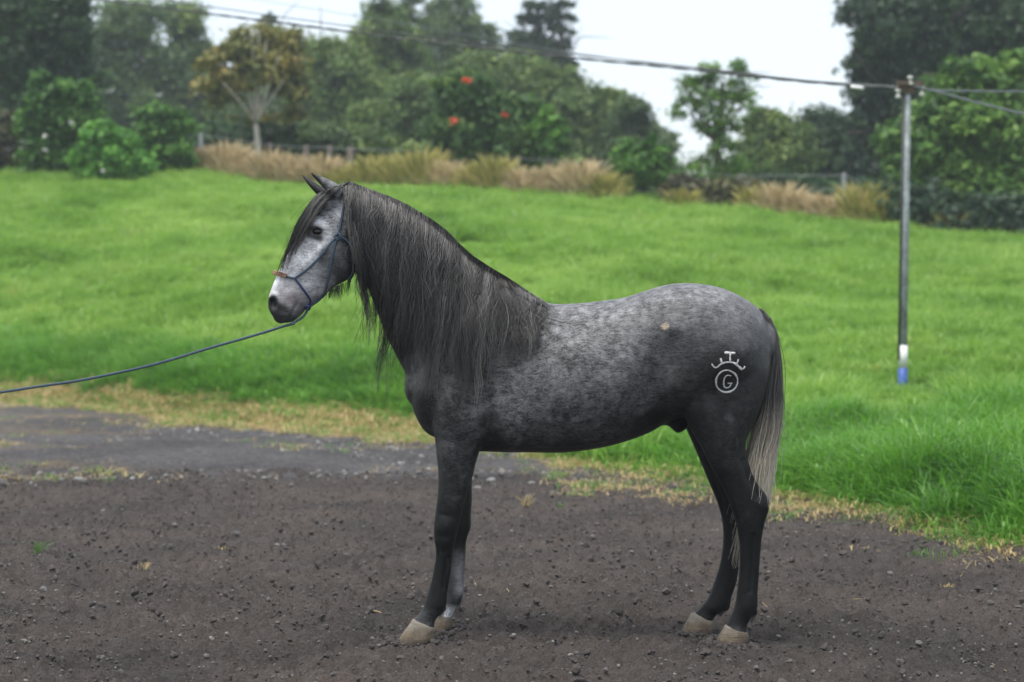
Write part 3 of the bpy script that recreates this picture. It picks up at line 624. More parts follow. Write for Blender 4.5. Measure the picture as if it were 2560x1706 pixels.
# coat: pale face, dappled barrel, dark points (colours of the hair itself)
cp = np.array([  # px, py, radius, albedo, dapple
    (696, 655, 16, .80, .12), (688, 695, 13, .68, .12), (716, 638, 16, .72, .2), (740, 610, 16, .46, .35), (678, 728, 10, .36, .1), (760, 575, 14, .30, .35), (755, 640, 20, .40, .45), (775, 610, 16, .30, .4),
    (735, 672, 16, .34, .3), (715, 715, 18, .22, .2), (725, 745, 16, .16, .15), (700, 745, 10, .18, .1), (684, 756, 9, .014, .1), (700, 780, 12, .045, .1), (690, 797, 10, .035, .1), (715, 800, 12, .06, .1), (745, 770, 12, .13, .2),
    (758, 735, 16, .20, .3), (780, 715, 16, .27, .5), (800, 730, 14, .24, .5), (770, 690, 16, .26, .5), (808, 690, 18, .15, .6), (840, 650, 20, .085, .75), (865, 660, 22, .07, .7), (870, 690, 14, .045, .5), (850, 615, 16, .09, .7),
    (790, 556, 9, .55, .2), (806, 560, 9, .42, .2), (793, 581, 13, .022, .1), (776, 586, 8, .07, .1), (812, 585, 9, .26, .3), (825, 600, 14, .20, .5), (820, 545, 12, .16, .8), (800, 525, 12, .10, .7), (848, 535, 14, .30, .5), (835, 515, 12, .15, .7), (850, 575, 14, .17, .7),
    (785, 520, 12, .10, .6), (830, 480, 14, .13, .5), (845, 466, 14, .13, .5), (812, 455, 10, .11, .5), (780, 437, 12, .03, .3), (824, 490, 6, .025, .2), (800, 468, 5, .03, .2), (770, 462, 18, .022, .2), (790, 480, 14, .02, .2),
    (890, 600, 24, .03, .2), (900, 700, 22, .02, .2), (960, 620, 60, .03, .2), (950, 780, 40, .024, .3), (985, 860, 30, .024, .3), (1080, 700, 80, .04, .3), (1180, 780, 70, .045, .4), (1250, 720, 30, .05, .4),
    (1020, 930, 26, .055, .6), (1040, 985, 35, .038, .6), (1030, 950, 20, .07, .6), (1110, 960, 40, .050, .8), (1080, 1040, 30, .040, .7), (1160, 1000, 40, .058, .9), (1190, 1050, 28, .085, .9), (1140, 1075, 30, .040, .7), (1120, 1130, 26, .038, .7),
    (1150, 1180, 24, .036, .7), (1225, 1050, 20, .035, .5), (1230, 960, 30, .060, .9), (1215, 900, 30, .055, .8), (1130, 1230, 30, .024, .5), (1110, 1300, 30, .013, .3), (1100, 1400, 40, .012, .3), (1095, 1490, 30, .013, .3), (1060, 1545, 20, .040, .5), (1045, 1562, 14, .07, .4),
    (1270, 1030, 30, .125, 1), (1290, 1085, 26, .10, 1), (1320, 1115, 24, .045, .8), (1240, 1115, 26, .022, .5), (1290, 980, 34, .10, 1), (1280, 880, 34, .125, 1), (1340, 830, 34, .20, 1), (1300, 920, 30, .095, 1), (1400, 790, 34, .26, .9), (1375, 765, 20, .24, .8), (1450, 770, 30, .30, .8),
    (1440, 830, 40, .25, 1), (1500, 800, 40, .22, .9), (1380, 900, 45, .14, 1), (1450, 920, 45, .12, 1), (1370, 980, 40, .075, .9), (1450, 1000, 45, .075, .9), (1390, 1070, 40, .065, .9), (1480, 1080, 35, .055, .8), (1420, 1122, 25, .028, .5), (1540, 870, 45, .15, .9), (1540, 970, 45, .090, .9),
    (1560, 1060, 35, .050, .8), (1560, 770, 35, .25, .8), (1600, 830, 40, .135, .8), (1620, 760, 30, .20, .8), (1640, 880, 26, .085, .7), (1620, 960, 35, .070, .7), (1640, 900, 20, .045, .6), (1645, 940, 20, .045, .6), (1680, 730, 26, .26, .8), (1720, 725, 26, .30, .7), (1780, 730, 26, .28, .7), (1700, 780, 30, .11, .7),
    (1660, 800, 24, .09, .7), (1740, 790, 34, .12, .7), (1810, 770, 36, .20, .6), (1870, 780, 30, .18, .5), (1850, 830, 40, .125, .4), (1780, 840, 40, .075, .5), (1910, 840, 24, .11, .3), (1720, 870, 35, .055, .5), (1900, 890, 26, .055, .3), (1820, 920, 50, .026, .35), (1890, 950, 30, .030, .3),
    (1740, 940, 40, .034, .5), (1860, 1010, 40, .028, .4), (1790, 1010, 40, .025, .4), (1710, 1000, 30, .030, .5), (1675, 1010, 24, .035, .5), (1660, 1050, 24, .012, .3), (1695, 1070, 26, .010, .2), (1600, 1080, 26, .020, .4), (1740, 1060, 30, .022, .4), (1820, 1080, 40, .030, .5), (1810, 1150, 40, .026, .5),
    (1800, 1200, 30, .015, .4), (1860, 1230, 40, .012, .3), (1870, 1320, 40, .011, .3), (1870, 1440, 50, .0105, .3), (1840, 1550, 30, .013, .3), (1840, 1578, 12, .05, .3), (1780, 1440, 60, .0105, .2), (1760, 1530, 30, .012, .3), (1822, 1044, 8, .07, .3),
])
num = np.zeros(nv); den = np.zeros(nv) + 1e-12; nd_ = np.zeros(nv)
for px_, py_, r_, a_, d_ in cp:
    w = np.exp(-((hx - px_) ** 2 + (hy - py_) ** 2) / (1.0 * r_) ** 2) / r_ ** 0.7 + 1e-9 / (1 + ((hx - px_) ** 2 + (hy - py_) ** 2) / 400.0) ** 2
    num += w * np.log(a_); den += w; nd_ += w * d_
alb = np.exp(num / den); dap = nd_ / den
alb = alb * np.where((hx < 885) & (hy < 830), np.interp(alb, [.1, .2, .5], [1.05, 1.75, 1.35]).clip(0, .86 / np.maximum(alb, .01)), 1.0)
alb = alb * np.where(hx > 930, np.interp(alb, [.012, .02, .04, .07, .12, .3], [.60, .90, 1.08, 1.0, .76, .52]), 1.0)
farf = (co[:, 1] > 8.63) & (hy > 1330) & (hx < 1185) & (hx > 1080)          # the far foreleg wears a pale sock
sock = np.exp(-((hx - 1152 + 0) / 16) ** 2) * sstep(1360, 1420, hy) * (1 - sstep(1478, 1500, hy)) * .17 + sstep(1508, 1528, hy) * .5 + sstep(1330, 1400, hy) * .03
alb = np.where(farf, np.maximum(alb, sock), alb)
sc_w = np.exp(-(((hx - 1662) / 9) ** 2 + ((hy - 816) / 8) ** 2) ** 2)        # old scar on the point of the hip
col3 = np.stack([alb * 1.0, alb * 1.0, alb * 1.025], 1)
col3 = col3 * (1 - sc_w[:, None]) + np.array([.44, .36, .26]) * sc_w[:, None]
pk = np.exp(-(((hx - 735) / 30) ** 2 + ((hy - 750) / 22) ** 2))              # pinkish lips
col3 *= 1 + pk[:, None] * np.array([.10, -.02, -.04])
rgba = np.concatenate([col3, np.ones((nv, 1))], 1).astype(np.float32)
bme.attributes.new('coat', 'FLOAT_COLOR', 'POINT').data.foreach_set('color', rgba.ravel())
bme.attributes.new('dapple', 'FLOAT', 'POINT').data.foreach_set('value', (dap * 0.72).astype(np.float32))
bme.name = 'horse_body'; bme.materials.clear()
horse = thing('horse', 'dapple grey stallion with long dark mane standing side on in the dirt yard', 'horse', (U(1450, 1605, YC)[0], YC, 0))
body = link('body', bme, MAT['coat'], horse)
_tri = np.empty(len(bme.loops), np.int32)
bvh = BVHTree.FromPolygons([tuple(v) for v in co], [tuple(p.vertices) for p in bme.polygons])

# near-side depth map of the body over the photograph's pixels, filled and smoothed beyond the outline
GX, GY, GS = np.arange(560, 2060, 4.0), np.arange(400, 1640, 4.0), 4.0
HM = np.full((len(GY), len(GX)), np.nan)
cam_o = Vector((0, 0, CAMZ))
for j, yy in enumerate(GY):
    D = U(GX, np.full_like(GX, yy), np.full_like(GX, 1.0)) - np.array([0, 0, CAMZ])
    for i_, d in enumerate(D):
        h = bvh.ray_cast(cam_o, Vector(d).normalized())
        if h[0] is not None: HM[j, i_] = h[0].y
HIT = ~np.isnan(HM)
H = np.where(HIT, HM, YC)
for it in range(160):
    A = (np.roll(H, 1, 0) + np.roll(H, -1, 0) + np.roll(H, 1, 1) + np.roll(H, -1, 1)) / 4; H = np.where(HIT, H, A)
HS = H.copy()
for it in range(14): HS = (HS + np.roll(HS, 1, 0) + np.roll(HS, -1, 0) + np.roll(HS, 1, 1) + np.roll(HS, -1, 1)) / 5
def depth(px, py, G=None):
    G = H if G is None else G
    x = np.clip((np.asarray(px) - GX[0]) / GS, 0, len(GX) - 1.01); y = np.clip((np.asarray(py) - GY[0]) / GS, 0, len(GY) - 1.01)
    i = x.astype(int); j = y.astype(int); a = x - i; b = y - j
    return (G[j, i] * (1 - a) + G[j, i + 1] * a) * (1 - b) + (G[j + 1, i] * (1 - a) + G[j + 1, i + 1] * a) * b

# hooves
for (cax, cay, cbx, cby, yy, tx, ty, bx_, by_) in [(1025, 1556, 1089, 1573, NF, 988, 1611, 1084, 1611), (1085, 1537, 1131, 1546, FF, 1070, 1577, 1128, 1573),
                                                   (1807, 1570, 1872, 1586, NH, 1783, 1616, 1868, 1618), (1722, 1541, 1784, 1555, FH, 1698, 1590, 1782, 1583)]:
    k_ = 0.8 if yy == FF else 1
    b = loft([(cax + 3, cay - 3, cbx - 3, cby - 4, .044 * k_, 0, yy), (cax, cay + 3, cbx, cby + 4, .047 * k_, 0, yy), ((cax * 2 + tx) / 3, (cay * 2 + ty) / 3, (cbx * 2 + bx_) / 3 + 1, (cby * 2 + by_) / 3, .052 * k_, 0, yy),
              ((cax + 2 * tx) / 3, (cay + 2 * ty) / 3, (cbx + bx_ * 2) / 3 + 1, (cby + by_ * 2) / 3, .057 * k_, 0, yy), (tx, ty, bx_, by_, .061 * k_, 0, yy)], 3, 28, 0.9, 0.95)
    me = bpy.data.meshes.new('hoof'); b.to_mesh(me); b.free(); me.polygons.foreach_set('use_smooth', np.ones(len(me.polygons), bool)); link('hoof', me, MAT['hoof'], horse)
# eyes
for s_ in (-1, 1):
    c = U(793, 580, depth(793, 580) + 0.009); c[1] = c[1] if s_ < 0 else 2 * YC - c[1]
    bm = bmesh.new(); bmesh.ops.create_uvsphere(bm, u_segments=24, v_segments=16, radius=0.0225)
    for v in bm.verts: v.co = Vector((v.co.x * 1.2 + c[0], v.co.y * .9 + c[1], v.co.z * .82 + c[2]))
    me = bpy.data.meshes.new('eye'); bm.to_mesh(me); bm.free(); me.polygons.foreach_set('use_smooth', np.ones(len(me.polygons), bool)); link('eye', me, MAT['eye'], horse)

# freeze brand on the thigh: raised white strokes following the skin
def stroke_mesh(mb, pts, w, lift=0.0015):
    n = max(4, int(np.linalg.norm(np.diff(pts, axis=0), axis=1).sum() / 2.5)); P_ = resample(pts, n)
    P3 = U(P_[:, 0], P_[:, 1], depth(P_[:, 0], P_[:, 1], HS)); P3[:, 1] = depth(P_[:, 0], P_[:, 1]) - lift + 0.0012
    T_ = np.gradient(P3, axis=0); T_ /= np.linalg.norm(T_, axis=1, keepdims=True); sd = np.cross(T_, [0, 1, 0]); sd /= np.linalg.norm(sd, axis=1, keepdims=True)
    w_ = w * YC / F / 2 * RNG.uniform(0.78, 1.15, n)[:, None]; w_[[0, -1]] *= 0.7
    rows = [P3 + sd * w_ + [0, .0035, 0], P3 + sd * w_ * .8, P3 - sd * w_ * .8, P3 - sd * w_ + [0, .0035, 0]]
    V = np.stack(rows, 1).reshape(-1, 3); q = [(a * 4 + k, a * 4 + k + 1, a * 4 + k + 5, a * 4 + k + 4) for a in range(n - 1) for k in range(3)]
    mb.add(V, q)
mb = MB(); a = np.linspace(0, 2 * np.pi, 40)
stroke_mesh(mb, np.stack([1816.6 + 26.5 * np.cos(a), 952.7 + 28 * np.sin(a)], 1), 6.6)
stroke_mesh(mb, catmull([(1780, 909.5), (1784, 915), (1790, 918.5), (1803, 909), (1814, 905.5), (1824, 905), (1833, 907), (1840, 911), (1853, 922.5), (1858, 920), (1861, 915)], 4), 7.2)
for s_ in ([(1811, 882), (1838, 883.5)], [(1824.3, 883), (1824.3, 904)], [(1801.5, 896), (1806, 909)], [(1845, 898), (1840, 911)]): stroke_mesh(mb, np.array(s_, float), 7.2)
stroke_mesh(mb, catmull([(1828, 940), (1822, 937.5), (1815, 939), (1810.5, 946), (1809, 955), (1810, 964), (1815, 969), (1821, 968.5), (1825.5, 964.5), (1826.5, 958)], 4), 5.6)
stroke_mesh(mb, np.array([(1819, 957.5), (1831.5, 958)]), 5.4)
link('brand_mark', mb.mesh('brand_mark'), MAT['brand'], horse)

# ------------------------------------------------------------------ hair
def hair_mesh(name, P3, R, tint, mat, parent):
    n, k, _ = P3.shape; v, q = tubes(P3, R, 3)
    tt = np.repeat(tint.reshape(n, -1) * np.ones((n, k)), 3, axis=1) if tint.ndim == 1 else np.repeat(tint, 3, axis=1)
    al = np.repeat(np.tile(np.linspace(0, 1, k), (n, 1)), 3, axis=1)
    return link(name, mesh_np(name, v, q, None, {'tint': tt.ravel(), 'along': al.ravel()}), mat, parent)
def locks(n, nclump, root_fn, path_fn, kpts, seed, spread, wave, y_layer, rad, tip_pull=0.65, rooty=None):
    """Strands gathered in wavy locks. root_fn(s)->px,py ; path_fn(s, t)->px,py along the strand (t 0..1)."""
    r = np.random.default_rng(seed); cs = np.sort(r.random(nclump)); cl = r.integers(0, nclump, n)
    t = np.linspace(0, 1, kpts)[None]
    c_len = np.clip(r.normal(0.90, 0.21, nclump), 0.45, 1.2); c_ph = r.uniform(0, 6.28, nclump); c_fr = r.uniform(1.3, 3.4, nclump); c_am = r.uniform(0.3, 1.3, nclump) * wave
    c_off = r.normal(0, spread, nclump); c_lay = r.random(nclump); c_t = r.random(nclump)
    s = cs[cl] + r.normal(0, 0.010, n)
    ln = (c_len[cl] * r.uniform(0.62, 1.0, n))[:, None]
    px, py = path_fn(np.clip(s, 0, 1)[:, None], t * ln)
    env = np.clip(t * 1.6, 0, 1)
    wenv = np.clip(t * 1.3, 0, 1) ** 1.6
    px = px + (c_off[cl][:, None] * np.clip(0.15 + s[:, None] * 6, 0, 1) * t ** 1.2 + c_am[cl][:, None] * np.sin(c_ph[cl][:, None] + t * 6.28 * c_fr[cl][:, None]) * wenv)
    ind = r.normal(0, 1, n)[:, None]
    px = px + ind * 4.2 * (1 - tip_pull * t) * env * np.clip(0.3 + s[:, None] * 8, .3, 1) + r.normal(0, 1, n)[:, None] * np.sin(r.uniform(0, 6.28, n)[:, None] + t * r.uniform(2, 7, n)[:, None]) * 1.5 * wenv
    stray = (r.random(n) < 0.04)[:, None]; px = px + stray * r.normal(0, 14, n)[:, None] * t ** 1.5
    lay = (c_lay[cl][:, None] * 0.6 + r.random(n)[:, None] * 0.4) * y_layer
    hull = np.sqrt(np.clip(1 - (ind / 2.4) ** 2, 0.02, 1)) * 0.016
    yy = depth(px, py, HS); yt = np.minimum(depth(px, py), yy + 0.03)
    yy = np.minimum(yy, yt) - 0.004 - lay * env - hull * env
    rt = np.clip(t / 0.10, 0, 1)
    y0 = YC + r.normal(0, 0.012, n)[:, None]
    yy = y0 * (1 - rt) + yy * rt
    R = rad * r.uniform(0.6, 1.35, n)[:, None] * np.clip(1.15 - 0.85 * t, 0.25, 1) * np.ones_like(t)
    tint = np.clip(0.05 + 0.78 * c_t[cl] ** 1.9 * r.uniform(.4, 1, n) + 0.14 * r.random(n) ** 2 + 0.12 * (r.random(n) < 0.08), 0, 1)[:, None] + 0.24 * np.exp(-((t - .12) / .2) ** 2)
    tint = np.clip(tint * (0.55 + 0.45 * r.random(n))[:, None], 0, 1)
    return U(px, py, yy), R, tint

crest = np.array([(858, 457), (878, 455), (905, 466), (935, 477), (978, 493), (1021, 513), (1080, 549), (1116, 576), (1150, 611), (1181, 639), (1225, 668), (1269, 694), (1305, 718), (1338, 740), (1368, 757)], float)
crest_r = resample(crest, 200)
endp = catmull([(905, 735), (925, 800), (955, 880), (1010, 920), (1070, 945), (1130, 960), (1190, 955), (1245, 925), (1295, 890), (1340, 850)], 20); endp_r = resample(endp, 200)
sg = np.linspace(0, 1, 200)
def crest_at(s): return np.interp(s, sg, crest_r[:, 0]), np.interp(s, sg, crest_r[:, 1])
def mane_path(s, t):
    x0, y0 = crest_at(s); x2, y2 = np.interp(s, sg, endp_r[:, 0]), np.interp(s, sg, endp_r[:, 1])
    mx_ = x0 + (x2 - x0) * 0.22 - 6; my_ = y0 + (y2 - y0) * 0.34
    x = (1 - t) ** 2 * x0 + 2 * t * (1 - t) * mx_ + t * t * x2; y = (1 - t) ** 2 * y0 + 2 * t * (1 - t) * my_ + t * t * y2
    return x, y
P3a, Ra, Ta = locks(4400, 120, None, mane_path, 13, 31, 17, 7.0, 0.046, 0.0017, .86)
P3b, Rb, Tb = locks(1300, 110, None, mane_path, 13, 32, 26, 9.0, 0.058, 0.0014, .85)
# hair falling to the far side of the crest
P3c, Rc, Tc = locks(900, 90, None, mane_path, 13, 33, 12, 5, 0.03, 0.0014); P3c[..., 1] = 2 * YC - P3c[..., 1]
# a loose lock swept back over the withers
def lock_path(s, t):
    x0, y0 = 1285 + 40 * s, 706 + 28 * s; x2, y2 = 1408 - 12 * s, 806 + 70 * s; x1, y1 = 1320 + 30 * s, 790 - 8 * s
    return (1 - t) ** 2 * x0 + 2 * t * (1 - t) * x1 + t * t * x2, (1 - t) ** 2 * y0 + 2 * t * (1 - t) * y1 + t * t * y2
P3d, Rd, Td = locks(150, 5, None, lock_path, 13, 34, 4, 2.0, 0.012, 0.0014, 0.85)
hair_mesh('mane', np.concatenate([P3a, P3b, P3c, P3d]), np.concatenate([Ra, Rb, Rc, Rd]), np.concatenate([Ta, Tb, Tc, Td]), MAT['mane'], horse)
def fore_path(s, t):
    x0 = 872 - 62 * s; y0 = 455 + 20 * s
    x2 = 752 - 44 * s ** 1.0 + 0 * t; y2 = 600 + 52 * s + 0 * t
    mx_ = 800 - 38 * s; my_ = 492 + 12 * s
    return (1 - t) ** 2 * x0 + 2 * t * (1 - t) * mx_ + t * t * x2, (1 - t) ** 2 * y0 + 2 * t * (1 - t) * my_ + t * t * y2
P3, R, T = locks(1500, 40, None, fore_path, 14, 35, 6, 3, 0.024, 0.0013)
hair_mesh('forelock', P3, R, T * 0.75, MAT['mane'], horse)
def jaw_path(s, t):
    x0 = 812 + 66 * s; y0 = 738 - 36 * s; return x0 - 4 * t + 0 * s, y0 - 6 + (26 + 26 * s) * t
P3, R, T = locks(150, 24, None, jaw_path, 8, 36, 4, 2, 0.004, 0.0008)
P3[..., 1] = YC + RNG.normal(0, .03, (len(P3), 1))
hair_mesh('jaw_hair', P3, R, T * 0.3, MAT['mane'], horse)['kind'] = 'stuff'
FP, FR, FT = [], [], []; rf = np.random.default_rng(50)
for (fx_, fy_, yy_, lw) in [(1106, 1528, NF, 26), (1144, 1512, FF, 20), (1880, 1540, NH, 24), (1806, 1528, FH, 24)]:
    n_ = 130; tq = np.linspace(0, 1, 7)[None]; ax_ = rf.normal(0, 5, n_)[:, None] - tq * 4 + rf.normal(0, 4, n_)[:, None] * tq; ay_ = rf.normal(0, 5, n_)[:, None] + lw * rf.uniform(.5, 1, n_)[:, None] * tq
    FP.append(U(fx_ + ax_, fy_ - 10 + ay_, yy_ + rf.normal(0, .014, n_)[:, None] + 0 * tq)); FR.append(np.full((n_, 7), .0009) * (1.2 - tq)); FT.append(rf.random(n_) * (.6 if yy_ == FF else .25))
for a_, b_, c_ in zip(FP, FR, FT): hair_mesh('fetlock_hair', a_, b_, c_, MAT['mane'], horse)['kind'] = 'stuff'
# tail: roots on the dock, spreading and paling towards the tips
r = np.random.default_rng(41); n, k = 3600, 15; t = np.linspace(0, 1, k)[None]
tc = resample(catmull([(1900, 772), (1922, 800), (1936, 850), (1938, 920), (1930, 1000), (1915, 1080), (1900, 1150), (1892, 1200), (1886, 1250)], 8), 100)
wd = np.interp(np.linspace(0, 1, 100), [0, .1, .25, .45, .65, .85, 1], [5, 8, 13, 22, 33, 34, 24])
q_ = r.normal(0, .5, n).clip(-1.05, 1.05); ncl = 55; cl = r.integers(0, ncl, n); cq = r.uniform(-1, 1, ncl); q_ = 0.72 * cq[cl] + 0.36 * q_
start = r.beta(1.0, 2.4, n) * 0.42; ln = r.normal(0.97, 0.09, n).clip(0.6, 1.16)
tt = start[:, None] + (ln - start)[:, None] * t
cx = np.interp(tt, np.linspace(0, 1, 100), tc[:, 0]); cyy = np.interp(tt, np.linspace(0, 1, 100), tc[:, 1]) + np.clip(tt - 1, 0, 1) * 480
cx = cx - np.clip(tt - 1, 0, 1) * 60
w_ = np.interp(tt, np.linspace(0, 1, 100), wd)
px = cx + (2.2 * np.sin(r.uniform(0, 6.28, n)[:, None] + tt * r.uniform(9, 20, n)[:, None]) + 4 * np.sin(r.uniform(0, 6.28, ncl)[cl][:, None] + tt * 17)) * tt.clip(0, 1) ** 1.5 + q_[:, None] * w_ + 9.0 * np.sin(cq[cl][:, None] * 30 + tt * 12) * tt ** 1.4 + r.normal(0, 1, n)[:, None] * 7 * t ** 2 + (r.random(n) < .05)[:, None] * r.normal(6, 12, n)[:, None] * t
yv = 8.56 + r.normal(0, 1, n)[:, None] * np.interp(tt, [0, .3, 1], [.012, .03, .055])
R = 0.0016 * r.uniform(.6, 1.4, n)[:, None] * np.clip(1.2 - .8 * t, .3, 1)
P3 = U(px, cyy, yv); al = tt.clip(0, 1)
v, q = tubes(P3, R, 3); tint = np.clip(r.random(n) * .8 + .1, 0, 1)[:, None] * np.ones((1, k))
link('tail', mesh_np('tail', v, q, None, {'tint': np.repeat(tint, 3, 1).ravel(), 'along': np.repeat(al, 3, 1).ravel()}), MAT['tailh'], horse)
n = 110; t = np.linspace(0, 1, 14)[None]; px = 1878 - 34 * t ** .8 + r.normal(0, 9, n)[:, None] * t + r.normal(0, 4, n)[:, None] + 3 * np.sin(r.uniform(0, 6, n)[:, None] + 7 * t)
py = 1190 + r.uniform(90, 235, n)[:, None] * t
P3 = U(px, py, 8.58 + r.normal(0, .02, n)[:, None] + 0 * t); v, q = tubes(P3, np.full((n, 14), .0008), 3)
link('tail', mesh_np('tail_wisps', v, q, None, {'tint': np.repeat(r.random((n, 1)) * .6 * np.ones((1, 14)), 3, 1).ravel(), 'along': np.full(n * 14 * 3, .72)}), MAT['tailh'], horse)

# ------------------------------------------------------------------ halter and lead rope
def rope(mb, P3, rad=0.0046, twist=95.0, strands=3):
    L_ = np.linalg.norm(np.diff(P3, axis=0), axis=1).sum(); n = max(8, int(L_ / 0.0045)); P_ = resample(P3, n)
    T_ = np.gradient(P_, axis=0); T_ /= np.linalg.norm(T_, axis=1, keepdims=True)
    ref = np.where(np.abs(T_[:, 1:2]) > 0.9, [1., 0, 0], [0., 1, 0]); n1 = np.cross(T_, ref); n1 /= np.linalg.norm(n1, axis=1, keepdims=True); n2 = np.cross(T_, n1)
    d = np.linspace(0, L_, n)
    for k in range(strands):
        ph = d * twist * 2 + k * 2 * np.pi / strands
        mb.tube(P_ + (n1 * np.cos(ph)[:, None] + n2 * np.sin(ph)[:, None]) * rad * .55, rad * .62, 5)
def on_skin(pts, lift=0.004, n=40, mirror=False):
    P_ = resample(catmull(np.array(pts, float), 6), n); y = np.minimum(depth(P_[:, 0], P_[:, 1]), depth(P_[:, 0], P_[:, 1], HS)) - lift
    P3 = U(P_[:, 0], P_[:, 1], y)
    if mirror: P3[:, 1] = 2 * YC - P3[:, 1]
    return P3
halter = thing('rope_halter', 'blue grey knotted rope halter with tan leather noseband on the horse\'s head', 'halter', U(842, 594, 8.48))
A_ = [(737, 696), (770, 672), (800, 642), (828, 606), (843, 594)]
for mir in (False, True):
    mb = MB()
    rope(mb, on_skin([(712, 689), (725, 694), (737, 696)], mirror=mir)); rope(mb, on_skin(A_, mirror=mir))
    rope(mb, on_skin([(843, 594), (835, 620), (829, 650), (822, 690), (817, 712), (813, 730), (798, 748), (781, 761), (769, 769)], mirror=mir))
    rope(mb, on_skin([(846, 584), (852, 558), (858, 525), (862, 500), (868, 478), (878, 458)], mirror=mir))
    link('cheek_rope', mb.mesh('cheek_rope'), MAT['rope'], halter)
    mb = MB(); rope(mb, on_skin([(737, 697), (752, 716), (768, 738), (776, 752), (773, 766)], mirror=mir)); link('nose_rope', mb.mesh('nose_rope'), MAT['navy'], halter)
    mb = MB(); rope(mb, on_skin([(835, 597), (850, 594), (865, 601), (876, 614), (883, 640), (884, 662), (880, 685), (873, 699), (873, 706)], 0.006, mirror=mir)); link('throat_rope', mb.mesh('throat_rope'), MAT['rope'], halter)
    mb = MB(); c0 = U(845, 592, depth(845, 592, HS) - .008); a = np.linspace(0, 4.4 * np.pi, 60)
    K3 = np.stack([.011 * np.cos(a) * (1 + .3 * np.sin(2.5 * a)), .006 * np.sin(1.7 * a), .013 * np.sin(a)], 1) + c0
    if mir: K3[:, 1] = 2 * YC - K3[:, 1]
    rope(mb, K3, .004); link('cheek_knot', mb.mesh('cheek_knot'), MAT['rope'], halter)
mb = MB()   # leather wrap round the front of the nose
yb = depth(716, 690) - 0.005; hw = YC - yb; aa = np.linspace(-1, 1, 31); cx_ = 716 - (716 - 684) * (1 - np.abs(aa) ** 2.2); cyv = 690.5 - 9.5 * (1 - np.abs(aa) ** 2.0)
Pn = U(cx_, cyv, YC + np.sign(aa) * hw * np.abs(aa) ** .62)
for k in range(3): mb.tube(Pn + np.array([-.0030 * (k - 1) * .5, 0, .0055 * (1 - k)]), .0042, 8)
link('noseband', mb.mesh('noseband'), MAT['leather'], halter)
mb = MB(); c0 = U(770, 770, YC - .03); a = np.linspace(0, 3.2 * np.pi, 40); rope(mb, np.stack([.010 * np.cos(a), .034 * np.sin(.62 * a), .009 * np.sin(a)], 1) + c0, .0042); link('chin_knot', mb.mesh('chin_knot'), MAT['navy'], halter)
mb = MB()
lp = catmull([(771, 768), (766, 780), (756, 793), (741, 803), (729, 810), (700, 818.5), (671, 828), (600, 849), (522, 871), (381, 912.5), (218, 948), (100, 966), (0, 981), (-140, 1000), (-420, 1022)], 8)
ly = np.interp(lp[:, 0], [-420, 560, 715, 771], [8.2, 8.52, 8.555, 8.555])
rope(mb, U(lp[:, 0], lp[:, 1], ly), 0.0057, 72)
a = np.linspace(0, 2 * np.pi * 1.4, 30); rope(mb, U(733, 808, 8.55) + np.stack([.006 * np.cos(a) + .004 * a / 6, .008 * np.sin(a), .007 * np.sin(a * 1.2)], 1), .004)
tag(link('lead_rope', mb.mesh('lead_rope'), MAT['rope']), 'long blue grey lead rope running from the halter off to the left', 'rope')

# ------------------------------------------------------------------ pole and cables
MAT['steel'] = mat_plain('weathered_grey_steel', (0.22, 0.25, 0.245), 0.6, 0.45, 9, metal=0.2); MAT['whitep'] = mat_plain('white_paint', (0.78, 0.78, 0.76), 0.5, 0.08, 14)
MAT['bluep'] = mat_plain('blue_paint', (0.035, 0.09, 0.33), 0.5, 0.3, 18); MAT['rust'] = mat_plain('rusty_iron', (0.10, 0.07, 0.05), 0.8, 0.4, 40)
MAT['ceramic'] = mat_plain('pale_ceramic', (0.55, 0.55, 0.50), 0.3, 0.2, 10); MAT['cable'] = mat_plain('black_cable', (0.06, 0.064, 0.064), 0.6, 0.3, 10); MAT['cablegrey'] = mat_plain('grey_cable', (0.10, 0.12, 0.12), 0.6, 0.3, 10)
PY_ = 22.0; ptop = U(2269, 214, PY_); pbot = U(2256, 985, PY_); gz = ground(pbot[0], PY_)
pole = thing('utility_pole', 'slim grey steel power pole with white and blue painted foot in the meadow', 'pole', (pbot[0], PY_, float(gz)))
d_ = pbot - ptop; d_ /= d_[2]; foot = ptop + d_ * (gz - 0.15 - ptop[2]); r0 = 10.5 / F * PY_
def onp(py):
    z = U(2262, py, PY_)[2]; return ptop + d_ * (z - ptop[2])
link('shaft', MB().tube([ptop, (ptop + foot) / 2, foot], [r0 * .8, r0 * .95, r0], 16).mesh('shaft'), MAT['steel'], pole)
link('white_band', MB().tube([onp(864), onp(920)], r0 + .004, 18).mesh('white_band'), MAT['whitep'], pole)
link('blue_band', MB().tube([onp(920.5), onp(1010)], r0 + .004, 18).mesh('blue_band'), MAT['bluep'], pole)
s_ = PY_ / F
link('bracket', MB().box(ptop + [-.02, 0, -.03], (.09, .05, .06)).box(ptop + [.02, -.05, .02], (.16, .02, .025), .25).tube([ptop + [.10, -.05, -.02], ptop + [.16, -.05, -.10]], .012, 6).tube([ptop + [-.08, -.03, -.04], ptop + [-.13, -.04, -.12]], .012, 6).mesh('bracket', smooth=False), MAT['rust'], pole)
for dx, dz in ((-.115, -.10), (.15, -.075), (.02, .05)):
    link('insulator', MB().lathe(ptop + [dx, -.05, dz], [(.0, -.05), (.03, -.05), (.034, -.03), (.018, -.012), (.018, .012), (.034, .03), (.03, .05), (0, .05)]).mesh('insulator'), MAT['ceramic'], pole)
link('conduit', MB().tube([ptop + [-r0 * .9, -.02, -.1], onp(500) + [-r0 * 1.0, -.02, 0], onp(900) + [-r0 * 1.05, -.02, 0]], .016, 6).mesh('conduit'), MAT['cable'], pole)
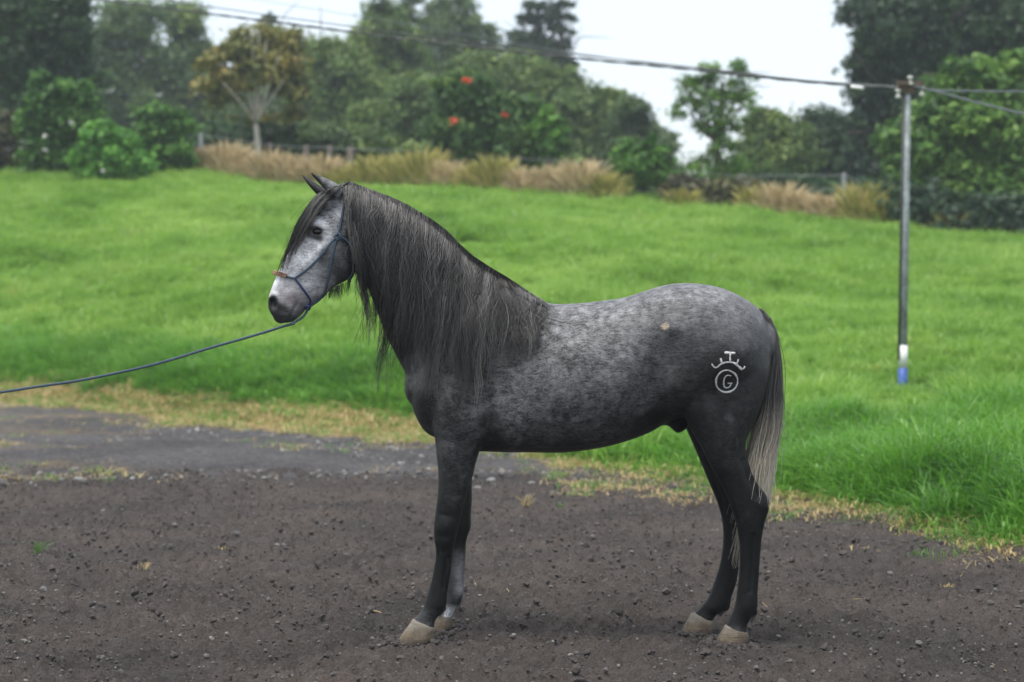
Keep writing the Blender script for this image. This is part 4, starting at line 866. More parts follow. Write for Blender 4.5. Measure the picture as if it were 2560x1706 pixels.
def cable(pts, rad, mat, label, sub=12, twist=False):
    P_ = catmull(np.array([U(a, b, c) for a, b, c in pts]), sub); mb = MB()
    if twist:
        ph = np.cumsum(np.r_[0, np.linalg.norm(np.diff(resample(P_, 400), axis=0), axis=1)]) * 9; Q = resample(P_, 400)
        for k in range(2): mb.tube(Q + np.stack([0 * ph, np.cos(ph + k * np.pi), np.sin(ph + k * np.pi)], 1) * rad * .8, rad, 5)
    else: mb.tube(P_, rad, 6)
    return tag(link('power_cable', mb.mesh('power_cable'), mat), label, 'cable', 'overhead cables on the pole')
cable([(2262, 222, 22), (2000, 203, 22.8), (1740, 175, 23.6), (1415, 143, 24.8), (1088, 107, 26), (800, 70, 27), (500, 32, 28.4), (230, -3, 29.6), (-150, -55, 31.5)], .0105, MAT['cable'], 'thick black cable, lowest of those crossing the sky left of the pole', twist=True)
cable([(2262, 222, 22), (2000, 200, 22.8), (1740, 169, 23.6), (1415, 134, 24.8), (1088, 95, 26), (800, 56, 27), (600, 28, 28), (390, -3, 29), (0, -62, 31.5)], .0075, MAT['cable'], 'thinner black cable just above the thick one left of the pole')
cable([(2262, 218, 22), (1900, 192, 26), (1600, 156, 29), (1300, 110, 33), (950, 50, 38), (580, -10, 44)], .006, MAT['cablegrey'], 'thin grey cable, highest and faintest of those crossing the trees')
cable([(2280, 214, 22), (2330, 226, 21.5), (2450, 229, 20.5), (2560, 230, 19.6), (2760, 226, 18.2)], .0085, MAT['cablegrey'], 'grey twisted cable running level to the right of the pole', twist=True)
cable([(2280, 214, 22), (2350, 232, 21.2), (2440, 256, 20.2), (2560, 286, 19), (2760, 330, 17.4)], .0085, MAT['cablegrey'], 'grey twisted cable sloping down to the right of the pole', twist=True)
mb = MB().tube([U(2128, 217, 22.3), U(2158, 221, 22.2)], .022, 8); tag(link('cable_connector', mb.mesh('cable_connector'), MAT['whitep']), 'small white connector clamped on the cable left of the pole top', 'connector')

# ------------------------------------------------------------------ trees, shrubs, dry clumps, fence
LEAF = dict(
    pine=mat_leaf('dark_pine_needles', (0.016, 0.042, 0.015), (0.035, 0.085, 0.026), (0.085, 0.17, 0.045)), vine=mat_leaf('vine_leaves', (0.020, 0.075, 0.010), (0.075, 0.20, 0.022), (0.19, 0.38, 0.05)),
    bright=mat_leaf('bright_leaves', (0.055, 0.18, 0.02), (0.13, 0.35, 0.04), (0.24, 0.48, 0.07)), mid=mat_leaf('olive_leaves', (0.030, 0.068, 0.014), (0.105, 0.185, 0.038), (0.30, 0.38, 0.09)),
    grey=mat_leaf('grey_green_leaves', (0.028, 0.062, 0.020), (0.085, 0.150, 0.045), (0.21, 0.29, 0.09)), brown=mat_leaf('rusty_leaves', (0.09, 0.12, 0.03), (0.215, 0.225, 0.055), (0.40, 0.30, 0.085)),
    tulip=mat_leaf('tulip_leaves', (0.022, 0.070, 0.018), (0.065, 0.15, 0.03), (0.22, 0.34, 0.07)), lime=mat_leaf('lime_leaves', (0.032, 0.095, 0.018), (0.11, 0.235, 0.034), (0.24, 0.39, 0.07)),
    dark=mat_leaf('dark_leaves', (0.012, 0.034, 0.014), (0.028, 0.066, 0.028), (0.07, 0.13, 0.045)), flower=mat_plain('orange_flower', (0.75, 0.10, 0.03), 0.5), white=mat_plain('white_flower', (0.7, 0.7, 0.62), 0.6),
    dim=mat_leaf('dull_brown_green_leaves', (0.03, 0.035, 0.015), (0.08, 0.085, 0.035), (0.17, 0.16, 0.06)),
    tan=mat_leaf('tan_straw', (0.50, 0.40, 0.21), (0.74, 0.61, 0.36), (0.88, 0.75, 0.50), 0.4), yellow=mat_leaf('yellow_green_straw', (0.28, 0.30, 0.06), (0.52, 0.50, 0.13), (0.72, 0.62, 0.26), 0.4))
BARK = dict(dark=mat_plain('dark_bark', (0.045, 0.037, 0.030), 0.9, 0.4, 5), pale=mat_plain('pale_bark', (0.42, 0.38, 0.33), 0.8, 0.25, 4), brown=mat_plain('brown_bark', (0.10, 0.08, 0.06), 0.9, 0.35, 5))
def leaves(c, r3, n, size, nclu, sig, rr, up=0.5, long_=1.6):
    """Leaf quads in clusters spread through an ellipsoid."""
    d = rr.normal(size=(nclu, 3)); d /= np.linalg.norm(d, axis=1, keepdims=True)
    rad = np.clip(0.35 + 0.65 * rr.random(nclu) ** 0.6, 0, 1) * rr.uniform(.8, 1.18, nclu)
    cc = c + d * rad[:, None] * r3; k = rr.integers(0, nclu, n); ct = rr.random(nclu)
    dv = rr.normal(size=(n, 3)); off = dv * sig * np.mean(r3) * np.array([1.15, 1.15, .75]); p = cc[k] + off
    nr = rr.normal(size=(n, 3)) + d[k] * .6 + np.array([0, 0, up * 1.6]) + dv * .35; nr /= np.linalg.norm(nr, axis=1, keepdims=True)
    a = np.cross(nr, rr.normal(size=(n, 3))); a /= np.linalg.norm(a, axis=1, keepdims=True); b = np.cross(nr, a)
    s = (size * rr.uniform(.35, 1.6, n))[:, None]
    V = np.stack([p - a * s * long_ * .62, p - b * s * .62 + nr * s * .12, p + a * s * long_ * .5 + b * s * .3], 1).reshape(-1, 3)
    tint = np.clip(0.62 * ct[k] + 0.38 * rr.random(n) - .04, 0, 1)
    return V, np.repeat(tint, 3)
seedc = [100]
def crown_mesh(lobes, D, n, size, sig=0.17, density=1.0, squash=0.85, up=0.5):
    seedc[0] += 1; rr = np.random.default_rng(seedc[0]); Vs, Ts = [], []; s = D / F
    area = np.array([rx * ry for _, _, rx, ry in lobes], float); area /= area.sum()
    for (cx, cy_, rx, ry), w in zip(lobes, area):
        c = U(cx * K, cy_ * K, D + rr.normal(0, .35) * min(rx, ry) * K * s)
        r3 = np.array([rx * 1.1, (rx + ry) / 2 * squash, ry * 1.1]) * K * s
        V, T = leaves(c, r3, max(30, int(n * w)), size, max(6, int(20 * density * (n * w / 900) ** .5)), sig * rr.uniform(.8, 1.3), rr, up); Vs.append(V); Ts.append(T)
    V = np.vstack(Vs); q = np.arange(len(V)).reshape(-1, 3)
    return mesh_np('crown', V, None, q, {'tint': np.concatenate(Ts)}, smooth=False)
def tree(name, label, cat, D, bx, lobes, n, size, leaf, bark='dark', trunk_r=0.18, group=None, limbs=None, sig=0.22, fork=None, density=1.0, up=0.5, flowers=None, fmat='flower', fsize=.12):
    """bx and lobes are in the 2353 px view; the trunk stands on the ground at depth D."""
    X = U(bx * K, 700, D)[0]; gz = float(ground(X, D)); base = np.array([X, D, gz - .1])
    o = thing(name, label, cat, (X, D, gz), group); rr = np.random.default_rng(int(bx * 7 + D))
    mb = MB(); cs = [U(a * K, b * K, D) for a, b, _, _ in lobes]
    if fork is not None: fk = U(fork[0] * K, fork[1] * K, D)
    else:
        m = np.mean(cs, 0); fk = base * .55 + m * .45
    mb.tube(resample(catmull([base, (base + fk) / 2 + [rr.normal(0, .06), 0, 0], fk], 4), 9), np.linspace(trunk_r * 1.15, trunk_r * .8, 9), 9)
    tg = [U(a * K, b * K, D - (.9 if name == 'rusty_leaved_tree' else 0) + rr.normal(0, .3)) for a, b in limbs] if limbs else cs
    for c in tg:
        L_ = np.linalg.norm(c - fk); m_ = (fk + c) / 2 + np.array([0, 0, (.02 if fork is not None else -.08) * L_]) + rr.normal(0, .02 if fork is not None else .05, 3) * L_
        mb.tube(resample(catmull([fk, m_, c], 5), 9), np.linspace(trunk_r * .55, trunk_r * .14, 9), 6)
        for _ in range(0 if name == 'rusty_leaved_tree' else 2):
            e = c + rr.normal(0, .22, 3) * L_; mb.tube([m_ * .4 + c * .6, (m_ * .3 + c * .7 + e) / 2 + [0, 0, .05 * L_], e], [trunk_r * .22, trunk_r * .15, trunk_r * .06], 5)
    link('trunk', mb.mesh('trunk'), BARK[bark], o)
    link('crown', crown_mesh(lobes, D, int(n * 2.0), size * .82, sig, density, up=up), LEAF[leaf], o)
    for fx, fy in flowers or []:
        fm = crown_mesh([(fx, fy, fsize * F / D / K, fsize * .7 * F / D / K)], D - 1.2, 40, fsize * .8, .3); fm.name = 'flower'; link('flower', fm, LEAF[fmat], o)
    return o
FOR = 'forest trees behind the fence'
# far rows
tree('forest_tree', 'tall hazy grey green tree behind the brown tree, second from the left edge', 'tree', 84, 300, [(290, 50, 75, 60), (250, 130, 60, 60), (340, 150, 80, 60), (290, 230, 90, 60), (250, 320, 80, 60), (340, 300, 80, 50)], 11000, .17, 'grey', group=FOR)
tree('forest_tree', 'hazy tree with drooping crown between the dark pine and the brown tree', 'tree', 88, 430, [(420, 45, 48, 50), (440, 110, 40, 40), (420, 180, 60, 60), (450, 270, 70, 60), (400, 300, 80, 50)], 9000, .17, 'mid', group=FOR)
tree('forest_tree', 'slim dark treetop rising just behind the brown tree', 'tree', 98, 640, [(620, 45, 14, 24), (630, 80, 22, 22), (650, 130, 60, 50), (640, 220, 90, 70), (620, 310, 80, 50), (545, 245, 65, 60), (550, 325, 80, 48), (700, 300, 70, 50)], 10000, .17, 'grey', group=FOR)
tree('forest_tree', 'round olive tree right of the brown tree', 'tree', 76, 760, [(760, 150, 62, 55), (735, 120, 25, 30), (800, 190, 70, 60), (740, 240, 65, 60), (720, 300, 60, 50), (810, 290, 70, 50)], 12000, .16, 'mid', group=FOR)
tree('forest_tree', 'tall olive tree below the cables, left of the thin eucalypts', 'tree', 82, 890, [(870, 30, 32, 35), (900, 85, 55, 45), (850, 110, 45, 45), (920, 140, 60, 50), (870, 190, 70, 50), (930, 230, 60, 60), (880, 280, 80, 50)], 12000, .16, 'mid', group=FOR)
tree('forest_tree', 'thin airy eucalypt tree, left one of the pair against the sky', 'tree', 96, 970, [(950, 25, 38, 38), (990, 70, 40, 36), (960, 115, 50, 35), (1000, 160, 50, 40), (990, 230, 60, 60)], 6500, .15, 'grey', group=FOR, density=.7)
tree('forest_tree', 'thin airy eucalypt tree, right one of the pair against the sky', 'tree', 94, 1060, [(1060, 20, 45, 45), (1030, 75, 40, 40), (1085, 85, 42, 40), (1120, 95, 28, 30), (1060, 140, 60, 40), (1070, 220, 60, 60)], 7500, .15, 'grey', group=FOR, density=.7)
tree('conifer', 'tall dark blue green conifer with tiered branches against the sky', 'tree', 90, 1255, [(1258, -40, 40, 30), (1255, 12, 48, 11), (1300, 8, 22, 7), (1290, 35, 30, 8), (1318, 42, 14, 6), (1235, 45, 50, 13), (1275, 66, 34, 9), (1305, 74, 16, 6), (1225, 82, 52, 14), (1270, 100, 40, 11), (1300, 108, 18, 7), (1215, 118, 62, 15), (1275, 132, 40, 11), (1312, 150, 16, 6), (1230, 150, 70, 17), (1285, 160, 36, 11), (1318, 182, 18, 7), (1240, 188, 80, 20), (1250, 220, 80, 26)], 10000, .14, 'dark', sig=.2)
tree('forest_tree', 'broad yellowish green tree below the tall conifer', 'tree', 74, 1150, [(1090, 170, 70, 45), (1160, 180, 80, 50), (1230, 200, 70, 45), (1290, 220, 50, 50), (1180, 250, 90, 50), (1260, 280, 80, 50), (1150, 320, 90, 40)], 15000, .15, 'mid', group=FOR)
tree('forest_tree', 'pale green tree left of the orange flowered tree', 'tree', 68, 950, [(950, 250, 70, 60), (880, 290, 70, 50), (990, 310, 70, 40), (930, 330, 90, 35)], 10000, .14, 'mid', group=FOR)
tree('forest_tree', 'rounded green tree on the slope of the treeline, right of the conifer', 'tree', 70, 1350, [(1340, 250, 60, 50), (1400, 235, 34, 30), (1330, 310, 70, 60), (1400, 300, 60, 60), (1380, 370, 90, 45)], 12000, .14, 'mid', group=FOR)
tree('forest_tree', 'small rounded tree, last before the open gap of sky', 'tree', 68, 1460, [(1455, 250, 26, 26), (1450, 300, 55, 50), (1490, 340, 50, 45), (1510, 375, 45, 40), (1450, 370, 70, 45)], 9000, .13, 'grey', group=FOR)
tree('forest_tree', 'round bushy tree right of the thin lone tree', 'tree', 63, 1770, [(1755, 285, 42, 35), (1800, 300, 45, 35), (1740, 340, 45, 45), (1800, 350, 65, 50), (1770, 400, 80, 40)], 10000, .13, 'mid', group=FOR)
tree('forest_tree', 'dark rounded tree in the gap beside the huge dark tree', 'tree', 66, 1900, [(1870, 300, 50, 40), (1930, 310, 60, 50), (1870, 350, 70, 50), (1930, 380, 80, 45), (1860, 410, 60, 30)], 10000, .14, 'pine', group=FOR)
tree('forest_tree', 'huge dark tree with broken crown behind the pole top', 'tree', 60, 2170, [(2000, 20, 50, 50), (2060, 60, 80, 60), (2150, 30, 90, 60), (2250, 60, 90, 70), (2330, 40, 80, 80), (1990, 110, 45, 45), (2060, 140, 80, 50), (2160, 130, 80, 60), (2260, 150, 80, 60), (2350, 150, 60, 80), (2000, 180, 45, 35), (2010, 235, 50, 50), (2080, 220, 60, 50), (1990, 300, 40, 45), (1985, 370, 45, 45), (2010, 430, 50, 40)], 26000, .16, 'dark', trunk_r=.4, group=FOR)
tree('pine_tree', 'big dark evergreen tree filling the left edge', 'tree', 60, 90, [(60, 20, 110, 60), (150, 30, 50, 50), (20, 100, 80, 70), (110, 100, 80, 60), (170, 110, 42, 40), (60, 180, 110, 60), (160, 190, 55, 50), (40, 260, 100, 50), (140, 260, 80, 50), (190, 60, 18, 18)], 24000, .15, 'pine', trunk_r=.35)
# nearer trees
tree('rusty_leaved_tree', 'pale trunked tree with brownish olive crown forking into white limbs', 'tree', 54, 585, [(585, 95, 75, 40), (640, 110, 50, 45), (535, 130, 50, 45), (500, 180, 42, 38), (600, 150, 75, 40), (660, 165, 38, 50), (655, 220, 40, 35), (545, 195, 40, 25), (520, 235, 36, 22), (575, 268, 40, 10), (655, 265, 40, 18), (690, 200, 20, 40), (470, 160, 24, 30)], 6000, .12, 'brown', 'pale', .095,
     fork=(588, 285), limbs=[(512, 190), (550, 120), (578, 95), (596, 80), (612, 100), (640, 130), (652, 185)], density=.5)
tree('tulip_tree', 'small green tree with red orange flowers in the dry grass', 'tree', 50.4, 1062, [(1075, 205, 38, 28), (1035, 190, 25, 20), (1045, 235, 45, 28), (1105, 205, 26, 20), (1085, 250, 45, 26), (1050, 290, 45, 22), (1085, 320, 48, 25), (1060, 350, 40, 28)], 8500, .13, 'tulip', 'brown', .08, flowers=[(1074, 184), (1043, 279)], fsize=.085, sig=.34, density=.6)
tree('tulip_tree', 'small green tree with one faint orange bloom, right of the red flowered one', 'tree', 50.6, 1180, [(1150, 255, 40, 28), (1185, 250, 34, 22), (1165, 300, 50, 30), (1200, 285, 32, 25), (1175, 340, 55, 30)], 6500, .13, 'tulip', 'brown', .08, flowers=[(1161, 264)], fsize=.06, sig=.34, density=.6)
tree('thin_tree', 'thin upright tree with sparse feathery crown standing alone against the sky gap', 'tree', 48, 1641, [(1665, 165, 52, 24), (1625, 190, 40, 24), (1570, 190, 32, 14), (1715, 190, 38, 14), (1600, 225, 55, 18), (1670, 220, 50, 26), (1710, 240, 28, 14), (1580, 258, 38, 14), (1645, 265, 48, 22), (1690, 285, 34, 16), (1620, 300, 38, 16), (1650, 330, 34, 20), (1630, 380, 60, 28), (1670, 400, 50, 24), (1600, 410, 40, 20)],
     4200, .072, 'lime', 'brown', .10, fork=(1645, 330), density=.5, sig=.26)
tree('bright_tree', 'bright green leafy tree behind the pole on the right', 'tree', 46, 2200, [(2230, 165, 55, 30), (2180, 210, 55, 40), (2270, 200, 60, 45), (2330, 170, 40, 40), (2130, 270, 55, 35), (2210, 280, 80, 45), (2300, 290, 70, 60), (2070, 320, 50, 30), (2140, 340, 75, 45), (2240, 370, 80, 50), (2330, 390, 50, 70), (2090, 390, 55, 40), (2160, 430, 75, 45), (2270, 450, 70, 45), (2350, 480, 40, 40)], 24000, .13, 'lime', 'brown', .16, up=.8)
# shrubs
SH = 'green shrubs along the far field edge'
tree('vine_covered_shrub', 'tall vine covered green shrub with white blossoms at the left', 'shrub', 51, 130, [(110, 205, 45, 38), (180, 215, 30, 32), (150, 250, 65, 40), (100, 270, 50, 40), (180, 290, 45, 45), (110, 330, 60, 50), (180, 350, 50, 40), (90, 372, 48, 26), (150, 376, 52, 26), (195, 380, 40, 22)], 10000, .11, 'vine', 'brown', .1, SH, up=.9, flowers=[(107, 313), (104, 345), (210, 317), (165, 282)], fmat='white', fsize=.05)
tree('leafy_shrub', 'low bright green mounded shrub between two taller shrubs', 'shrub', 49, 250, [(235, 305, 34, 30), (250, 335, 55, 40), (295, 365, 42, 32), (220, 365, 55, 30), (225, 386, 50, 18), (280, 388, 50, 18)], 6500, .10, 'bright', 'brown', .05, SH, up=.9, flowers=[(240, 393)], fmat='white', fsize=.045)
tree('leafy_shrub', 'dark green shrub beside the pale fence post', 'shrub', 51, 375, [(365, 270, 40, 28), (400, 300, 38, 32), (345, 310, 34, 35), (395, 345, 48, 30), (350, 360, 45, 30), (365, 380, 48, 22), (410, 372, 36, 24)], 5500, .10, 'vine', 'brown', .05, SH, up=.9)
tree('leafy_shrub', 'dull brown green shrub cut by the left edge', 'shrub', 52, 5, [(0, 300, 40, 35), (15, 345, 42, 40), (0, 372, 44, 22)], 2600, .10, 'dim', 'brown', .05, SH)
tree('slender_shrub', 'slim dark green spiky shrub left of the twin trunked one', 'shrub', 50, 1262, [(1258, 262, 10, 24), (1250, 300, 30, 22), (1275, 300, 28, 22), (1262, 330, 30, 22)], 2200, .13, 'vine', 'brown', .05, SH)
tree('slender_shrub', 'dark upright shrub with bare twin stems in front of the fence', 'shrub', 48, 1475, [(1440, 345, 20, 28), (1500, 345, 26, 28), (1470, 375, 55, 24), (1500, 400, 36, 24), (1450, 405, 26, 24)], 3600, .11, 'vine', 'brown', .05, SH, limbs=[(1440, 380), (1475, 390), (1505, 380)], fork=(1472, 450))
UG = 'low dark undergrowth bushes behind the fence'
for k, (bx, cy_, rx, ry, lf, lb) in enumerate([
        (215, 340, 70, 60, 'pine', 'dark undergrowth bush peeping over the bright mounded shrub'), (480, 320, 70, 50, 'pine', 'dark undergrowth bush left of the brown tree trunk'), (640, 320, 80, 50, 'pine', 'dark undergrowth bush right of the brown tree trunk'), (760, 330, 80, 45, 'grey', 'grey green bush behind the dark fence posts'),
        (880, 350, 70, 35, 'mid', 'low olive bush behind the yellow clumps'), (1010, 360, 70, 35, 'mid', 'low bush left of the tulip tree stem'), (1130, 370, 80, 35, 'grey', 'low grey bush between the two tulip trees'), (1250, 380, 80, 35, 'mid', 'low bush below the slim spiky shrub'),
        (1370, 405, 80, 35, 'grey', 'low grey bush behind the tan clumps'), (1480, 420, 80, 40, 'pine', 'dark low bush behind the bare twin stems'), (1580, 440, 56, 42, 'dim', 'brownish low bush left of the thin tree stem'), (1700, 445, 50, 42, 'dim', 'brownish low bush right of the thin tree stem'), (1790, 440, 80, 40, 'pine', 'dark low bush behind the right tan clumps'),
        (1900, 440, 80, 45, 'pine', 'dark low bush behind the right concrete post'), (2035, 450, 50, 55, 'pine', 'dark bush just left of the pole'), (2105, 470, 65, 55, 'dark', 'very dark bush right of the pole foot'), (2210, 490, 80, 50, 'dark', 'very dark bush by the leaning stake'), (2330, 495, 75, 60, 'dark', 'very dark bush cut by the right edge')]):
    tree('undergrowth_bush', lb, 'bush', (float(YF((bx * K - 1280) / F)) - 0.7 if bx >= 1560 and bx != 1790 and bx != 1900 else 56 + 4 * (bx < 600)), bx, [(bx - rx * .4, cy_, rx * .6, ry * .8), (bx + rx * .4, cy_ + 5, rx * .6, ry * .75), (bx, cy_ + ry * .6, rx * .9, ry * .7)], 3200, .13, lf, 'dark', .05, UG)
# dry grass clumps by the fence
def clump(bx, top, base, w, leaf, label, D=None):
    X0 = U(bx * K, 700, 50)[0] / 50; D = D or float(YF(X0)) - 1.2; X = X0 * D; gz = float(ground(X, D)); rr = np.random.default_rng(int(bx)); n = 720
    h = (base - top) * K * D / F * 1.25 + .12; r_ = w * K * D / F
    ang = rr.uniform(0, 2 * np.pi, n); rad = np.sqrt(rr.random(n)) * r_; b = np.stack([X + rad * np.cos(ang), D + rad * np.sin(ang) * .6, np.zeros(n)], 1); b[:, 2] = ground(b[:, 0], b[:, 1])
    hh = h * rr.uniform(.45, 1.08, n) * np.sqrt(np.clip(1.1 - (rad / r_) ** 2, .15, 1)); out = np.stack([np.cos(ang), np.sin(ang) * .6], 1) * (rr.uniform(0, .55, n) * hh * (.3 + rad / r_))[:, None] + rr.normal(0, .1, (n, 2))
    t = np.linspace(0, 1, 4)[None, :, None]; P3 = np.concatenate([b[:, None, :2] + out[:, None] * t ** 1.7, (b[:, 2][:, None] + hh[:, None] * (t[..., 0] - .22 * t[..., 0] ** 3))[..., None]], 2)
    v, q = tubes(P3, np.array([.017, .024, .022, .006])[None] * rr.uniform(.6, 1.5, n)[:, None], 3)
    tint = np.repeat(rr.random(n), 12)
    o = thing('dry_grass_clump', label, 'grass clump', (X, D, gz), 'dry grass clumps along the fence'); link('blades', mesh_np('blades', v, q, None, {'tint': tint}), LEAF[leaf], o)
for a in [(395, 345, 392, 34, 'tan', 'small tan clump at the foot of the dark shrub'), (465, 338, 400, 34, 'tan', 'tan dry grass clump right of the pale fence post'), (525, 325, 408, 38, 'tan', 'tallest tan dry grass clump left of the white trunk'), (565, 368, 415, 36, 'tan', 'tan dry grass clump under the white trunk'),
          (620, 350, 425, 40, 'tan', 'tan dry grass clump just right of the white trunk'), (665, 360, 428, 36, 'tan', 'tan dry grass clump left of the horse ears'), (742, 328, 400, 36, 'tan', 'pinkish tan clump between the dark fence posts'), (700, 375, 425, 30, 'tan', 'low tan clump behind the horse ears'),
          (790, 385, 430, 40, 'yellow', 'low yellow green clump above the horse poll'), (850, 360, 430, 38, 'yellow', 'yellow green clump right of the dark fence post'), (915, 352, 428, 36, 'yellow', 'tall yellow green clump left of the tulip tree'), (975, 345, 435, 46, 'yellow', 'greenest tall dry clump left of the tulip tree stem'),
          (1030, 375, 438, 34, 'tan', 'tan clump at the tulip tree stem'), (1090, 380, 438, 34, 'yellow', 'yellow clump right of the tulip tree stem'), (1140, 352, 440, 34, 'yellow', 'tall yellow tan clump between the tulip trees'), (1205, 385, 448, 40, 'tan', 'tan clump under the second tulip tree'),
          (1270, 378, 452, 42, 'tan', 'rounded tan clump below the slim spiky shrub'), (1335, 365, 458, 44, 'tan', 'tall tan clump left of the bare twin stems'), (1390, 395, 462, 40, 'yellow', 'greenish clump beside the bare twin stems'), (1570, 440, 485, 30, 'yellow', 'low olive clump left of the thin tree stem'),
          (1735, 425, 490, 30, 'yellow', 'olive clump right of the thin tree stem'), (1795, 415, 497, 46, 'tan', 'tall tan clump right of the thin tree'), (1850, 440, 503, 40, 'tan', 'tan clump left of the right concrete post'), (1905, 445, 508, 36, 'tan', 'tan clump at the right concrete post'),
          (1985, 415, 512, 44, 'yellow', 'bright yellow green clump left of the pole'), (2030, 450, 518, 28, 'yellow', 'small orange tinged clump beside the pole'), (2180, 470, 528, 26, 'yellow', 'thin pale green clump under the bright tree')]:
    clump(*a)
# fence
MAT['concrete'] = mat_plain('grey_concrete', (0.34, 0.34, 0.35), 0.85, 0.25, 6, bump=.2); MAT['oldwood'] = mat_plain('old_wood', (0.11, 0.09, 0.075), 0.9, 0.35, 7); MAT['wire'] = mat_plain('fence_wire', (0.16, 0.17, 0.17), 0.5, 0.2)
u0 = (1176 * K - 1280) / F; fence = thing('wire_fence', 'old wire fence on concrete and wooden posts along the far field edge', 'fence', (0, float(YF(0)), float(ground(0, YF(0)))))
fx = []
for (bx, top, w, m_, ln) in [(-250, 350, 8, 'concrete', 0), (60, 345, 8, 'oldwood', 0), (250, 345, 8, 'oldwood', 0), (462, 306, 10, 'concrete', 0), (620, 330, 9, 'oldwood', .02), (703, 335, 12, 'oldwood', 0), (757, 335, 13, 'oldwood', 0), (806, 338, 16, 'oldwood', 0), (1000, 345, 9, 'oldwood', 0), (1190, 360, 9, 'oldwood', .02), (1360, 370, 10, 'oldwood', 0),
                           (1480, 385, 12, 'oldwood', 0), (1700, 400, 9, 'oldwood', 0), (1940, 398, 11, 'concrete', 0), (2108, 470, 9, 'oldwood', -.12), (2237, 487, 9, 'oldwood', .10), (2480, 480, 9, 'oldwood', 0), (2700, 490, 9, 'concrete', 0)]:
    uu = (bx * K - 1280) / F; D = float(YF(uu)) + 0.25; tp = U(bx * K, top * K, D); gz = float(ground(tp[0], D)); hw = w * K / 2 * D / F
    P_ = [np.array([tp[0] + ln * (tp[2] - gz), D, tp[2]]), np.array([tp[0], D, gz - .2])]; fx.append(P_[0])
    mb = MB().tube(P_[::-1], [hw, hw * .92], 4 if m_ == 'concrete' else 8); link('post', mb.mesh('post', smooth=(m_ != 'concrete')), MAT[m_], fence)
for dz in (-.06, -.4, -.75):
    P_ = np.array([p + [0, -.08, dz] for p in fx]); g = ground(P_[:, 0], P_[:, 1]); P_[:, 2] = np.maximum(P_[:, 2], g + .15)
    link('wire', MB().tube(P_, .010, 5).mesh('wire'), MAT['wire'], fence)

# ------------------------------------------------------------------ small things on the ground
def rock(px, py, w, h, label, mat='palestone', D=None):
    D = D or F * CAMZ / (py - 751); c = U(px, py, D); s = D / F; bm = bmesh.new(); bmesh.ops.create_icosphere(bm, subdivisions=2, radius=1); rr = np.random.default_rng(int(px))
    ax = rr.normal(size=(5, 3)); ax /= np.linalg.norm(ax, axis=1, keepdims=True)
    for v in bm.verts:
        k = 1 - .28 * np.clip(ax @ np.array(v.co) - .55, 0, 1).sum() + rr.normal(0, .03); v.co = Vector((v.co.x * k * w / 2 * s, v.co.y * k * w / 2.4 * s, v.co.z * k * h / 2 * s))
    me = bpy.data.meshes.new('stone'); bm.to_mesh(me); bm.free(); me.materials.append(MAT[mat]); o = bpy.data.objects.new('stone', me); COL.objects.link(o); o.location = tuple(c); tag(o, label, 'stone', 'loose stones')
for a in [(979, 1122, 44, 16, 'flat white stone lying on the gravel road near the horse chest'), (1228, 1202, 32, 18, 'pale stone at the road edge just right of the front legs'), (1194, 1222, 24, 14, 'small pale stone tight beside the front leg'), (910, 1190, 30, 18, 'whitish stone in the gravel line left of the horse'),
          (2215, 1297, 17, 14, 'whitish stone at the foot of the long grass'), (1330, 1209, 22, 12, 'grey stone in the straw under the belly'), (2476, 1507, 20, 18, 'tall brownish stone in the soil near the right edge', 'pebble'), (2546, 1517, 20, 9, 'flat grey stone at the very right edge', 'pebble'),
          (80, 1596, 24, 12, 'grey stone in the soil in the lower left corner', 'pebble'), (1262, 1615, 22, 18, 'dark lump of stone in front of the front hooves', 'pebble'), (2071, 1574, 15, 15, 'rounded grey stone right of the hind hooves', 'pebble'), (1970, 1688, 18, 13, 'grey stone at the bottom below the hind hooves', 'pebble')]: rock(*a)
def yard_tuft(px, py, h, n, w, label, mat):
    D = F * CAMZ / (py - 751); c = U(px, py, D); o = blade_tuft('grass_tuft', n, h, w, .0022, 1.1, MAT[mat], 4); COL.objects.link(o); o.location = (c[0], D, float(yard_h(np.array(c[0]), np.array(D))) - .003); tag(o, label, 'grass tuft', 'grass tufts in the yard')
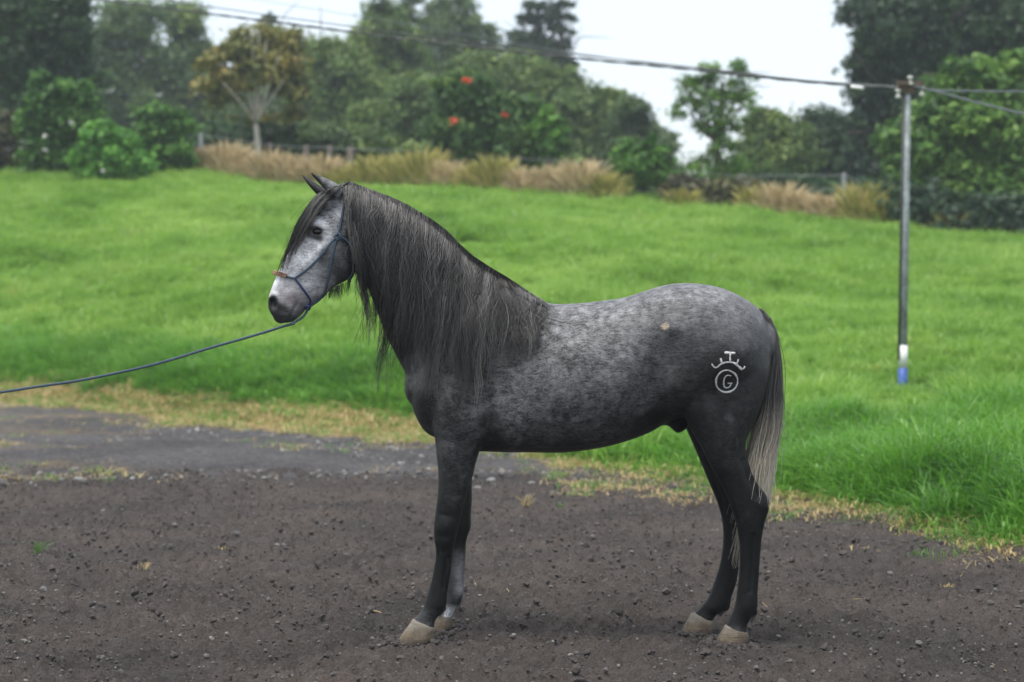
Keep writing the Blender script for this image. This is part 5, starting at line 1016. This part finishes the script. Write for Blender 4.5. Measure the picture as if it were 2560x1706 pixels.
yard_tuft(97, 1390, .16, 30, .03, 'tallest grass tuft in the dirt yard, near the left edge', 'long'); yard_tuft(552, 1372, .08, 30, .03, 'flat yellowish tuft in the dirt yard left of the horse', 'dry'); yard_tuft(358, 1425, .08, 20, .03, 'thin sparse tuft in the dirt between two other tufts', 'dry')
yard_tuft(1318, 1272, .16, 30, .04, 'straw coloured tuft under the belly', 'dry'); yard_tuft(1405, 1268, .08, 24, .03, 'low green tuft under the belly', 'long'); yard_tuft(2365, 1455, .07, 30, .03, 'dry flattened tuft beside a long straw stalk', 'dry'); yard_tuft(2335, 1325, .08, 24, .03, 'yellowish tuft in the soil below the long grass', 'dry')
def straw(p0, p1, label, lift=.01, rad=.0018):
    P_ = []
    for (px, py) in (p0, ((p0[0] + p1[0]) / 2, (p0[1] + p1[1]) / 2 - 1), p1):
        D = F * CAMZ / (py - 751); c = U(px, py, D); c[2] = float(yard_h(np.array(c[0]), np.array(D))) + lift; P_.append(c)
    tag(link('straw', MB().tube(P_, rad, 5).mesh('straw'), LEAF['tan']), label, 'straw', 'loose straws')
straw((2103, 1477), (2163, 1491), 'pale straw lying right of the hind hooves'); straw((2442, 1657), (2517, 1683), 'long straw in the lower right corner'); straw((934, 1533), (965, 1537), 'short thick straw left of the front hooves', rad=.003); straw((1187, 1447), (1190, 1462), 'small pale chip right of the front legs', rad=.004)
straw((1267, 1490), (1290, 1491), 'tiny straw between front and hind legs', rad=.003); straw((0, 1209), (96, 1213), 'pale stick at the left edge beside the road', rad=.006); straw((2380, 1452), (2470, 1370), 'long thin stalk slanting up from a dry tuft', .02); straw((1905, 1515), (1937, 1529), 'greenish straw just behind the hind fetlock')

# ------------------------------------------------------------------ air
hz = MB().box((0, 40, 20.5), (75, 70, 23.0)).mesh('haze', smooth=False)
hm = M('thin_haze'); pv = hm.n('ShaderNodeVolumePrincipled'); pv.inputs['Color'].default_value = (0.88, 0.95, 1.0, 1); pv.inputs['Density'].default_value = 0.0009; hm.l(pv.outputs[0], hm.out.inputs['Volume'])
link('haze', hz, hm.m, kind='stuff')
